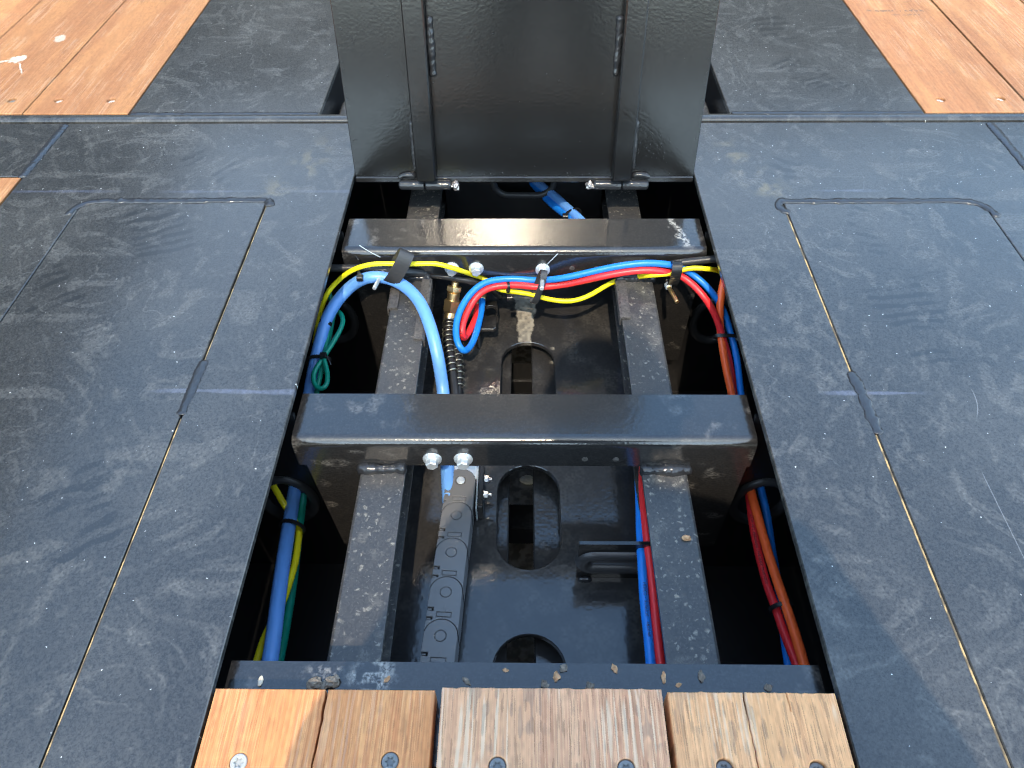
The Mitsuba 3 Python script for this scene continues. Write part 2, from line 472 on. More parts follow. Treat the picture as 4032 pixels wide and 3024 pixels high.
def far_wood(p, n, uv):
    c = wood(([0.30, 0.122, 0.047], [0.385, 0.175, 0.072], [0.43, 0.20, 0.076]), 0.12, 0.7)(p, n, uv)
    x, y = p.x, p.y
    wob = 0.045 * (fbm(x * 45, y * 45, 2.0, octaves=4) - 0.5)
    a = smoothstep(0.004, -0.003, dr.sqrt(dr.square(x + 1.127 + wob) + dr.square((y - 1.632 + wob) * 0.9)) - 0.016)
    b = smoothstep(0.004, -0.003, dr.sqrt(dr.square(x + 1.074 - wob) + dr.square((y - 1.748 + wob) * 0.8)) - 0.013)
    t1 = smoothstep(0.002, 0.0, dr.abs(x + 1.097 + 0.55 * (y - 1.60) + wob * 0.2) - 0.001) * smoothstep(1.565, 1.575, y) * smoothstep(1.625, 1.615, y)
    t2 = smoothstep(0.002, 0.0, dr.abs(y - 1.628 + wob * 0.3) - 0.002) * smoothstep(-1.165, -1.158, x) * smoothstep(-1.125, -1.135, x)
    c = mix(c, [0.50, 0.45, 0.36], dr.clip(a + 0.8 * b + t1 + t2, 0, 1) * (0.55 + 0.5 * noise(x * 190, y * 190, 3.0)))
    pencil = smoothstep(0.006, 0.003, dr.abs(y - 1.884 - 0.008 * noise(x * 260, 2.0))) * smoothstep(0.45, 0.55, noise(x * 260, y * 160)) * smoothstep(0.82, 0.83, x) * smoothstep(0.965, 0.955, x)
    line = smoothstep(0.003, 0.001, dr.abs(y - 1.862)) * smoothstep(0.872, 0.877, x) * smoothstep(0.945, 0.94, x) * smoothstep(0.3, 0.5, noise(x * 200, y * 60))
    return mix(c, [0.13, 0.085, 0.06], 0.85 * dr.maximum(pencil, line))


bsdf("wood_far", mikit.proc(far_wood), 0.62, bump=wood_bump)
bsdf("clip_paint", mikit.proc(lambda p, n, uv: mix([0.03, 0.029, 0.028], [0.11, 0.10, 0.09], noise(p.x * 420, p.y * 420, p.z * 420))), 0.3, bump=peel)
bsdf("zinc", (0.66, 0.69, 0.68), 0.42, metallic=0.7)
bsdf("screw_metal", (0.15, 0.16, 0.165), 0.5, metallic=0.0)
bsdf("pale_screw", (0.36, 0.36, 0.34), 0.5)
bsdf("chrome", (0.78, 0.78, 0.79), 0.14, metallic=1.0)
bsdf("brass", (0.86, 0.62, 0.30), 0.36, metallic=1.0)
bsdf("spring_steel", (0.70, 0.66, 0.52), 0.25, metallic=1.0)
bsdf("rubber", (0.034, 0.034, 0.035), 0.36)
bsdf("tie_plastic", (0.012, 0.012, 0.012), 0.32)
bsdf("chain_plastic", (0.11, 0.11, 0.11), 0.42, bump=lambda p, n, uv: 0.00003 * noise(p.x * 900, p.y * 900, p.z * 900))
bsdf("black_hose_skin", (0.022, 0.022, 0.022), 0.4)
for nm, c in (("light_blue_hose_skin", (0.12, 0.30, 0.66)), ("blue_hose_skin", (0.010, 0.18, 0.62)), ("red_hose_skin", (0.68, 0.026, 0.03)), ("orange_hose_skin", (0.97, 0.135, 0.03)),
              ("yellow_hose_skin", (0.80, 0.66, 0.012)), ("green_hose_skin", (0.004, 0.23, 0.15))):
    bsdf(nm, c, 0.36)
bsdf("print_ink", (0.03, 0.012, 0.012), 0.5)
bsdf("ochre_rust", mikit.proc(lambda p, n, uv: mix([0.13, 0.10, 0.06], [0.44, 0.31, 0.145], smoothstep(0.36, 0.62, fbm(p.x * 240, p.y * 70, 1.0)))), 0.8)
bsdf("bare_weld", (0.42, 0.38, 0.35), 0.3, metallic=0.8)
bsdf("stone", mikit.proc(lambda p, n, uv: mix([0.50, 0.42, 0.31], [0.68, 0.60, 0.48], noise(p.x * 500, p.y * 500, p.z * 500))), 0.8)
bsdf("dry_leaf", mikit.proc(lambda p, n, uv: mix([0.34, 0.16, 0.07], [0.58, 0.38, 0.21], noise(p.x * 600, p.y * 600, p.z * 600))), 0.75)
bsdf("grey_leaf", mikit.proc(lambda p, n, uv: mix([0.09, 0.075, 0.06], [0.24, 0.21, 0.17], noise(p.x * 600, p.y * 600, p.z * 600))), 0.8)
bsdf("asphalt", mikit.proc(lambda p, n, uv: mix([0.12, 0.105, 0.085], [0.25, 0.225, 0.195], smoothstep(0.3, 0.75, fbm(p.x * 90, p.y * 90, 2.0)))), 0.85,
     bump=lambda p, n, uv: 0.004 * fbm(p.x * 120, p.y * 120, 1.0), bump_eps=2e-3)
bsdf("hall_cladding", (0.055, 0.058, 0.052), 0.6)
bsdf("hall_roof", (0.08, 0.08, 0.085), 0.7)
bsdf("skin", (0.52, 0.31, 0.22), 0.5)
bsdf("hair", (0.04, 0.028, 0.02), 0.5)
bsdf("shirt_cloth", (0.03, 0.035, 0.05), 0.85)
bsdf("trouser_cloth", (0.035, 0.035, 0.038), 0.85)

# ------------------------------------------------------------------ the setting
g = key_of("ground")
labels[g] = {"kind": "structure"}
single(g, (np.array([[-600, -600, -0.45], [600, -600, -0.45], [600, 600, -0.45], [-600, 600, -0.45]]), np.array([[0, 1, 2, 3]])), "asphalt", False)
for i, (x, y, r) in enumerate(((0.008, 0.83, 0.010), (-0.002, 1.10, 0.02))):
    k = thing("pebble", ("pale pebble on the dark ground seen through the middle long hole", "pale flat stone on the ground seen through the far long hole", "small pebble on the dark ground below the steel floor pan")[i], "stone")
    single(k, lump((x, y, -0.446), r, 31 + i, (1.5, 1.0, 0.45), 0.35), "stone", True)

# a long hall beyond the trailer: the dark paint mirrors it
h = thing("warehouse", "long grey warehouse around the yard that the dark steel plates reflect", "warehouse")
part(h, "wall", box(-6.5, -5.0, 0.2, 11.0, -0.45, 5.1, 0.02), "hall_cladding", False)
part(h, "wall", box(-6.5, 16.0, 11.0, 13.0, -0.45, 5.1, 0.02), "hall_cladding", False)
part(h, "roof", cat_([box(-6.7, -4.85, 0.05, 10.9, 5.1, 5.3, 0.02), box(-6.7, 16.2, 10.9, 13.2, 5.1, 5.3, 0.02)]), "hall_roof", False)

# ------------------------------------------------------------------ deck plates
Z0 = -0.008
t = thing("deck_plate", "scuffed black steel deck plate left of the open hatch", "steel plate")
pl = unary_union([rect(-0.895, -0.302, 0.05, 1.357)]).difference(Polygon([(-0.758, 0.0), (-0.4375, 0.0), (-0.4375, 1.094), (-0.742, 1.094), (-0.758, 1.072)]))
part(t, "sheet", plate(pl, Z0, 0.0), "deck_paint", False)
part(t, "welded_panel", plate(Polygon([(-0.7565, 0.05), (-0.4410, 0.05), (-0.4410, 1.091), (-0.741, 1.091), (-0.7565, 1.070)]), Z0, -0.0003), "deck_paint", False, label="long panel set into the plate with narrow open seams")
part(t, "seam_filler", cat_([box(-0.4393, -0.4377, 0.05, 0.61, -0.012, -0.0016, 0.0003), box(-0.4393, -0.4377, 0.715, 1.08, -0.012, -0.0022, 0.0003)]), "ochre_rust", False, label="ochre rust in the seam")
part(t, "weld_bead", bead([(-0.766, 1.052, 0), (-0.764, 1.070, 0), (-0.752, 1.085, 0), (-0.735, 1.0925, 0), (-0.65, 1.093, 0), (-0.55, 1.094, 0), (-0.47, 1.096, 0), (-0.441, 1.094, 0)], 0.0065, 3, rough=0.35, sink=0.42), "deck_weld", True)
part(t, "weld_bead", bead([(-0.441, 1.094, 0), (-0.434, 1.089, 0), (-0.432, 1.078, 0)], 0.009, 5, sink=0.42), "deck_weld", True)
part(t, "weld_bead", bead([(-0.4375, 0.712, 0), (-0.438, 0.69, 0), (-0.439, 0.65, 0), (-0.44, 0.615, 0)], 0.0070, 6, rough=0.35, sink=0.22), "deck_weld", True)

t = thing("deck_plate", "scuffed black steel deck plate right of the open hatch", "steel plate")
pl = rect(0.302, 0.895, 0.05, 1.357).difference(Polygon([(0.775, 0.0), (0.437, 0.0), (0.437, 1.092), (0.757, 1.092), (0.775, 1.070)]))
part(t, "sheet", plate(pl, Z0, 0.0), "deck_paint", False)
part(t, "welded_panel", plate(Polygon([(0.7735, 0.05), (0.440, 0.05), (0.440, 1.089), (0.7565, 1.089), (0.7735, 1.069)][::-1]), Z0, -0.0003), "deck_paint", False, label="long panel set into the plate with narrow open seams")
part(t, "seam_filler", cat_([box(0.4372, 0.4394, 0.05, 0.588, -0.012, -0.0014, 0.0003), box(0.4372, 0.4392, 0.695, 1.07, -0.012, -0.0012, 0.0003)]), "ochre_rust", False, label="ochre rust in the seam")
part(t, "weld_bead", bead([(0.440, 1.092, 0), (0.50, 1.0915, 0), (0.58, 1.092, 0), (0.68, 1.0925, 0), (0.742, 1.092, 0), (0.765, 1.084, 0), (0.778, 1.066, 0), (0.781, 1.046, 0)], 0.0068, 11, rough=0.35, sink=0.42), "deck_weld", True)
part(t, "weld_bead", bead([(0.444, 1.094, 0), (0.432, 1.088, 0), (0.429, 1.074, 0), (0.436, 1.062, 0), (0.444, 1.060, 0)], 0.008, 12, sink=0.42), "deck_weld", True)
part(t, "weld_bead", bead([(0.437, 0.694, 0), (0.440, 0.67, 0), (0.441, 0.63, 0), (0.442, 0.588, 0)], 0.0074, 14, rough=0.3, sink=0.24), "deck_weld", True)

for sx, side in ((-1, "left"), (1, "right")):
    t = thing("edge_plate", f"narrow steel strip along the rear edge of the near deck, at the far {side}", "steel plate")
    part(t, "sheet", plate(rect(sx * 0.899, sx * 1.9, 1.170, 1.357), Z0, 0.0), "deck_paint", False)
    part(t, "weld_bead", bead([(sx * 0.897, 1.166, 0), (sx * 0.896, 1.23, 0), (sx * 0.8955, 1.30, 0), (sx * 0.894, 1.352, 0)], 0.0085, 20 + sx, rough=0.2, sink=0.42), "deck_weld", True)
t = thing("hinge_plate", "short steel deck strip behind the raised lid", "steel plate")
part(t, "sheet", plate(rect(-0.3, 0.3, 1.176, 1.357), -0.008, 0.0), "deck_paint", False)

# the second deck behind the gap
t = thing("rear_deck", "rear deck section of black steel beyond the dark gap", "steel plate")
part(t, "nose", along_x([(1.370, -0.16), (1.370, -0.006), (1.3725, -0.0015), (1.378, 0.0012), (1.388, 0.0012), (1.393, -0.001), (1.393, -0.16)], -2.3, 2.3), "deck_paint", 40)
for sx in (-1, 1):
    part(t, "sheet", plate(rect(sx * 0.405, sx * 0.7855, 1.3935, 3.2), Z0, 0.0), "deck_paint", False)
    part(t, "weld_bead", bead([(sx * 0.408, 1.3935, 0), (sx * 0.50, 1.393, 0), (sx * 0.60, 1.3935, 0), (sx * 0.70, 1.393, 0), (sx * 0.783, 1.394, 0)], 0.006, 40 + sx, rough=0.4, sink=0.42), "deck_weld", True)
    part(t, "side_frame", box(sx * 0.405, sx * 0.415, 1.394, 3.2, -0.35, Z0 - 0.0005), "dark_paint", False)
part(t, "cross_member", box(-0.395, 0.395, 1.396, 1.557, -0.12, -0.055, 0.004), "deck_paint", 30)
part(t, "rear_sheet", plate(rect(-0.404, 0.404, 2.35, 3.2), Z0, 0.0), "deck_paint", False)
part(t, "inner_floor", box(-0.404, 0.404, 1.56, 3.2, -0.36, -0.352), "dark_paint", False)

# ------------------------------------------------------------------ wooden decks
def plank(deck, x0, x1, y0, y1, z1, mat, seed, cracks=(), screws=(), rough_end=0.0):
    """One board; a crack is a jagged open split along part of the board."""
    rng = np.random.default_rng(seed)
    outline = rect(x0, x1, y0, y1)
    if rough_end:
        xs = np.linspace(x0, x1, 46)
        e = rng.normal(0, rough_end, 46)
        e[0] = e[-1] = 0
        outline = Polygon([(x0, y0), (x1, y0)] + [(x, y1 + d) for x, d in zip(xs[::-1], e[::-1])])
    for pts, w in cracks:
        q = np.array(pts)
        ys = np.linspace(q[0, 1], q[-1, 1], 36)
        xs = np.interp(ys, q[:, 1], q[:, 0]) + rng.normal(0, 0.00028, 36)
        ws = np.interp(ys, q[:, 1], w) * (0.8 + 0.4 * rng.random(36))
        outline = outline.difference(Polygon(np.vstack([np.c_[xs - ws / 2, ys], np.c_[xs + ws / 2, ys][::-1]])).buffer(0))
    holes = [Point(sx, sy).buffer(sr * 1.06, 12) for sx, sy, sr, _, _ in screws]
    if holes:
        outline = outline.difference(unary_union(holes))
    polys = [outline] if outline.geom_type == "Polygon" else sorted(outline.geoms, key=lambda q: -q.area)[:3]
    m = cat_([plate(p.simplify(0.00008), z1 - 0.0275, z1, 0.0009) for p in polys if p.area > 1e-5])
    k = part(deck, "plank", m, mat, False)
    for sx, sy, sr, dz, metal in screws:
        screw(k, sx, sy, z1 - dz, sr, metal)
    return k


STAR = []
for i in range(24):
    a = 2 * math.pi * i / 24
    STAR.append((0.0034 * (1 + 0.28 * math.cos(6 * a)) * math.cos(a), 0.0034 * (1 + 0.28 * math.cos(6 * a)) * math.sin(a)))


def screw(parent, x, y, z, r, metal):
    """A countersunk screw head with a six-point star socket."""
    s = r / 0.0075
    star = [(x + s * u, y + s * v) for u, v in STAR]
    head = Polygon(oval(x, y, r, r, 28), [star])
    m = cat_([plate(head, z - 0.004, z, 0.0009), plate(Polygon(oval(x, y, r * 0.62, r * 0.62, 20)), z - 0.0042, z - 0.0026, 0.0001)])
    part(parent, "screw", m, metal, False)


d = struct("wooden_deck")
SR = 0.0078
plank(d, -0.2985, -0.0855, 0.05, 0.2695, 0.0, "wood_left", 1, cracks=[([(-0.1915, 0.04), (-0.1905, 0.12), (-0.1885, 0.17), (-0.1915, 0.2), (-0.1905, 0.24), (-0.1905, 0.275)], [0.0028, 0.0022, 0.0016, 0.0018, 0.0022, 0.003])],
      screws=[(-0.2595, 0.2035, SR, 0.0005, "pale_screw"), (-0.1215, 0.2055, SR, 0.0008, "screw_metal")])
plank(d, -0.0785, 0.1325, 0.05, 0.2710, 0.0035, "wood_middle", 2, rough_end=0.0003, screws=[(-0.0235, 0.2015, SR, 0.002, "screw_metal"), (0.0925, 0.2005, SR, 0.002, "screw_metal")])
plank(d, 0.1385, 0.2985, 0.05, 0.2695, 0.0008, "wood_right", 3, rough_end=0.00025,
      cracks=[([(0.2185, 0.05), (0.2155, 0.12), (0.2118, 0.2), (0.2115, 0.225), (0.2108, 0.25), (0.2108, 0.275)], [0.0018, 0.0016, 0.0013, 0.0008, 0.0009, 0.0016]), ([(0.2525, 0.252), (0.2522, 0.262), (0.2518, 0.275)], [0.0002, 0.0005, 0.0008])],
      screws=[(0.182, 0.2025, SR, 0.005, "screw_metal"), (0.2655, 0.2015, SR, 0.005, "screw_metal")])

for sx in (-1, 1):
    d = struct("wooden_deck")
    for i in range(4):
        a, b = 0.8985 + 0.2105 * i, 0.8985 + 0.2105 * (i + 1) - 0.002
        plank(d, sx * a, sx * b, 0.05, 1.1655, 0.0005, "wood_far", 50 + i + 10 * sx)
for sx in (-1, 1):
    d = struct("wooden_deck")
    for i in range(5):
        a = 0.788 + 0.2125 * i if sx < 0 else 0.788 + 0.215 * i
        b = a + (0.2105 if sx < 0 else 0.2105)
        sc = []
        if i == 0:
            sc = [(-0.842, 1.450, 0.0085, 0.0045, "zinc"), (-0.950, 1.4505, 0.0085, 0.0045, "zinc")] if sx < 0 else [(0.836, 1.446, 0.0085, 0.0045, "zinc"), (0.957, 1.450, 0.0085, 0.0045, "zinc")]
        if i == 1 and sx < 0:
            sc = [(-1.046, 1.450, 0.0085, 0.0045, "screw_metal"), (-1.155, 1.451, 0.0085, 0.0045, "screw_metal")]
        plank(d, sx * a, sx * b, 1.3945, 3.2, 0.001 + 0.0006 * ((i * 7) % 3), "wood_far", 70 + i + 10 * sx, screws=sc)

# ------------------------------------------------------------------ inside the hatch: frame, pan, beams
t = thing("steel_frame", "black painted steel box frame under the open hatch", "frame")
for sx in (-1, 1):
    part(t, "outer_wall", box(sx * 0.47, sx * 0.478, 0.05, 1.357, -0.42, Z0 - 0.0005), "dark_paint", False)
    part(t, "well_floor", box(sx * 0.226, sx * 0.469, 0.05, 1.36, -0.42, -0.412), "dark_paint", False)
    part(t, "inner_wall", box(sx * 0.2195, sx * 0.2255, 0.05, 1.30, -0.42, -0.147), "dark_paint", False)
part(t, "rear_wall", box(-0.469, 0.469, 1.3475, 1.3555, -0.42, Z0 - 0.0005), "dark_paint", False)
part(t, "front_wall", box(-0.469, 0.469, 0.052, 0.06, -0.42, -0.029), "dark_paint", False)

HOLE_X, HW = 0.008, 0.0465
t = thing("floor_pan", "glossy black steel floor pan with three long round-ended holes", "steel pan")
holes = [slot_ring(HOLE_X, 0.242, 0.421, HW), slot_ring(HOLE_X, 0.515, 0.694, HW), slot_ring(HOLE_X, 0.789, 0.968, HW)]
part(t, "sheet", plate(Polygon([(-0.219, 0.06), (0.219, 0.06), (0.219, 1.20), (-0.219, 1.20)], holes), -0.222, -0.214, 0.0012), "pan_paint", False)
part(t, "lower_flange", box(-0.115, -0.0215, 0.06, 1.22, -0.262, -0.25, 0.002), "pan_paint", False)
part(t, "lower_flange", box(0.0155, 0.115, 0.06, 1.22, -0.262, -0.25, 0.002), "pan_paint", False)
part(t, "cross_bar", box(-0.11, 0.11, 0.652, 0.70, -0.38, -0.33, 0.003), "gloss_paint", False)
part(t, "cross_bar", box(-0.11, 0.11, 0.98, 1.03, -0.38, -0.33, 0.003), "gloss_paint", False)
for sx in (-1, 1):
    part(t, "keel_web", box(sx * 0.117, sx * 0.123, 0.06, 1.22, -0.42, -0.223), "dark_paint", False)


def channel(x_open, x_web):
    """A rail: a channel lying open towards the middle, 60 by 60."""
    a, b, th = x_open, x_web, 0.006
    s = 1 if b > a else -1
    z1, z0 = -0.085, -0.145
    p = [(a, z1), (b - s * 0.004, z1), (b - s * 0.0012, z1 - 0.0012), (b, z1 - 0.004), (b, z0), (a, z0), (a, z0 + th), (b - s * th, z0 + th), (b - s * th, z1 - th), (a, z1 - th)]
    p = p if s < 0 else p
    m = along_y(p, 0.06, 1.345)
    trimesh.repair.fix_normals(m)
    return m


rails = {}
for sx, side in ((-1, "left"), (1, "right")):
    k = thing("frame_rail", f"dusty black steel rail running lengthwise through the {side} side of the hatch", "rail")
    rails[sx] = k
    part(k, "channel", channel(sx * 0.158, sx * 0.2185), "rail_paint", 20)


def clip(rail, x_edge, s, y0, y1):
    """A thin folded cover strip hooked over the edge of a rail's top."""
    w = 0.014
    p = [(x_edge + s * 0.0028, -0.097), (x_edge + s * 0.0028, -0.0825), (x_edge - s * 0.001, -0.0798), (x_edge - s * w, -0.0798), (x_edge - s * w, -0.0842), (x_edge - s * 0.0006, -0.0842), (x_edge + s * 0.0002, -0.0848), (x_edge + s * 0.0002, -0.097)]
    m = along_y(p, y0, y1)
    trimesh.repair.fix_normals(m)
    part(rail, "cover_strip", m, "clip_paint", 20)


clip(rails[-1], -0.2192, -1, 0.910, 0.985)
clip(rails[-1], -0.1573, 1, 0.838, 0.985)
clip(rails[1], 0.1573, -1, 0.888, 0.985)

# cross beams: a folded channel, its front web deeper outside the rails
def fold(y_back, y_front, z_top, z_bot, r=0.0135, th=0.006, n=6):
    """Side view (y, z) of a sheet folded over the top, its round edge facing the camera."""
    c = (y_front + r, z_top - r)
    outer = [(c[0] - r * math.sin(k / n * math.pi / 2), c[1] + r * math.cos(k / n * math.pi / 2)) for k in range(n + 1)]
    inner = [(c[0] - (r - th) * math.sin(k / n * math.pi / 2), c[1] + (r - th) * math.cos(k / n * math.pi / 2)) for k in range(n + 1)]
    return [(y_back, z_top), *outer, (y_front, z_bot), (y_front + th, z_bot), *inner[::-1], (y_back, z_top - th)]


def cross_beam(label, yb, yf, bolts):
    k = thing("cross_beam", label, "beam")
    m = along_x(fold(yb, yf, -0.028, -0.0795), -0.301, 0.301)
    trimesh.repair.fix_normals(m)
    part(k, "channel", m, "beam_paint", 35)
    part(k, "rear_lip", box(-0.301, 0.301, yb - 0.006, yb - 0.0003, -0.08, -0.0342), "dark_paint", False)
    if bolts:
        part(k, "gusset", upright(Polygon([(-0.2905, -0.0797), (-0.2755, -0.284), (-0.222, -0.284), (-0.222, -0.0797)]), yf + 0.0002, yf + 0.006), "beam_paint", False)
        part(k, "gusset", upright(Polygon([(0.297, -0.0797), (0.292, -0.284), (0.222, -0.284), (0.222, -0.0797)]), yf + 0.0002, yf + 0.006), "beam_paint", False)
        for sx in (-1, 1):
            hole = oval(sx * 0.354, -0.216, 0.039, 0.052, 36)
            part(k, "hose_wall", upright(Polygon([(sx * 0.2285, -0.412), (sx * 0.468, -0.412), (sx * 0.468, -0.020), (sx * 0.303, -0.020), (sx * 0.303, -0.079), (sx * 0.2285, -0.079)], [hole]), yf + 0.036, yf + 0.042), "dark_paint", False)
            ring = np.array([(x, yf + 0.037, z) for x, z in hole + hole[:2]])
            part(k, "rubber_edging", tube(ring, 0.0080, 12, caps=False), "rubber", True)
        wb = bead([(-0.222, yf - 0.001, -0.0855), (-0.205, yf - 0.003, -0.0835), (-0.18, yf - 0.003, -0.0835), (-0.157, yf - 0.001, -0.0845)], 0.0080, int(yf * 100), flat=0.9, rough=0.7)
        part(k, "weld_bead", wb, "weld_paint", True)
        part(k, "weld_bead", bead([(0.156, yf - 0.001, -0.0845), (0.17, yf - 0.003, -0.0835), (0.20, yf - 0.003, -0.0835), (0.224, yf - 0.001, -0.0845)], 0.0088, int(yf * 100) + 1, flat=0.9, rough=0.7), "weld_paint", True)
        for bx in (0.081, 0.122):
            part(k, "bolt_hole", cyl((bx, yf - 0.0006, -0.0645), (bx, yf + 0.0025, -0.0645), 0.0044, 16), "clip_paint", 30)
        for i, bx in enumerate((-0.1205, -0.0795)):
            b = thing("flange_bolt", f"zinc flange bolt in the {bolts} beam, {('left', 'right')[i]} of the pair", "bolt")
            part(b, "flange", tube([(bx, yf - 0.0003, -0.0645), (bx, yf - 0.0025, -0.0645), (bx, yf - 0.0048, -0.0645)], [0.0128, 0.0122, 0.0088], 28), "zinc", 30)
            part(b, "head", hexa((bx, yf - 0.0045, -0.0645), (bx, yf - 0.0135, -0.0645), 0.0082), "zinc", False)
    return k


cross_beam("glossy black cross beam nearest the raised lid, with a bright reflection on top", 1.081, 0.992, "rear")
cross_beam("black cross beam across the middle of the hatch with a mud splash at its left end", 0.677, 0.595, "middle")
cross_beam("black cross beam at the edge of the wooden planks, littered with dry husks", 0.308, 0.2, "")

# ------------------------------------------------------------------ the raised lid
LEAN = math.radians(9.0)
LID = np.eye(4)
LID[:3, 0], LID[:3, 1], LID[:3, 2], LID[:3, 3] = (1, 0, 0), (0, math.sin(LEAN), math.cos(LEAN)), (0, -math.cos(LEAN), math.sin(LEAN)), (0, 1.163, 0)


def on_lid(m):
    """From lid coordinates (x, up the lid, out of the lid's face) into the scene."""
    m = m.copy()
    m.apply_transform(LID)
    return m


lid = thing("raised_lid", "raised glossy black hatch lid standing almost upright behind the opening", "lid")
part(lid, "sheet", on_lid(box(-0.2985, 0.2985, 0.003, 0.885, -0.008, 0.0, 0.0012)), "lid_paint", False)
part(lid, "bottom_lip", on_lid(box(-0.2985, 0.2985, -0.008, 0.0028, -0.012, 0.0015, 0.002)), "gloss_paint", False)
for sx in (-1, 1):
    part(lid, "stiffener", on_lid(box(sx * 0.153, sx * 0.1865, 0.0055, 0.87, 0.0003, 0.028, 0.0022)), "lid_paint", 20)
    part(lid, "weld_bead", on_lid(bead([(sx * 0.1475, 0.175, 0.001), (sx * 0.148, 0.20, 0.002), (sx * 0.1485, 0.235, 0.002), (sx * 0.148, 0.264, 0.002)], 0.0058, 60 + sx, rough=0.6)), "weld_paint", True)
    part(lid, "weld_bead", on_lid(bead([(sx * 0.190, 0.016, 0.001), (sx * 0.190, 0.05, 0.0015), (sx * 0.1895, 0.102, 0.001)], 0.0042, 64 + sx, rough=0.6)), "weld_paint", True)
    part(lid, "weld_bead", on_lid(bead([(sx * 0.191, 0.006, 0.003), (sx * 0.204, 0.008, 0.004), (sx * 0.216, 0.006, 0.004), (sx * 0.2185, 0.001, 0.005)], 0.005, 68 + sx, rough=0.5)), "weld_paint", True)

rng = np.random.default_rng(5)
spat = []
for k in range(150):
    if k < 45:
        x, u = rng.uniform(-0.29, 0.29), 0.004 + abs(rng.normal(0, 0.004))
    elif k < 95:
        x, u = rng.choice([-1, 1]) * (0.2955 - abs(rng.normal(0, 0.003))), rng.uniform(0.01, 0.32)
    elif k < 125:
        x, u = 0.225 + rng.normal(0, 0.02), 0.055 + rng.normal(0, 0.015)
    else:
        x, u = rng.uniform(-0.28, 0.28), rng.uniform(0.01, 0.3)
    s = trimesh.creation.icosphere(subdivisions=1, radius=rng.uniform(0.0006, 0.0014))
    s.apply_translation([min(max(x, -0.297), 0.297), u, 0.0002])
    spat.append(s)
part(lid, "weld_spatter", on_lid(cat_(spat)), "weld_paint", True, kind="stuff")

for sx, side in ((-1, "left"), (1, "right")):
    hg = thing("hinge", f"thick black barrel hinge at the foot of the raised lid, {side} one", "hinge")
    xs = (-0.2215, -0.176, -0.1275) if sx < 0 else (0.1225, 0.172, 0.2205)
    for a, b, e in ((xs[0], xs[1] - 0.0006, 0), (xs[1] + 0.0006, xs[2], 1)):
        part(hg, "barrel", tube([(a, 1.156, -0.009), (a + 0.0012, 1.156, -0.009), (a + 0.0045, 1.156, -0.009), (b - (0.0045 if e else 0.001), 1.156, -0.009), (b - 0.0012 * e - 0.0002, 1.156, -0.009), (b, 1.156, -0.009)],
                                [0.003, 0.0062, 0.0088 if not e else 0.0088, 0.0088, 0.0064 if e else 0.0086, 0.003 if e else 0.0074], 24), "weld_paint", 50)
    ex = -0.122 if sx < 0 else 0.117
    part(hg, "tack_weld", lump((ex, 1.156, -0.010), 0.0075, 80 + sx, (1, 1, 1), 0.9, 3), "bare_weld", True, label="rough unpainted tack weld")

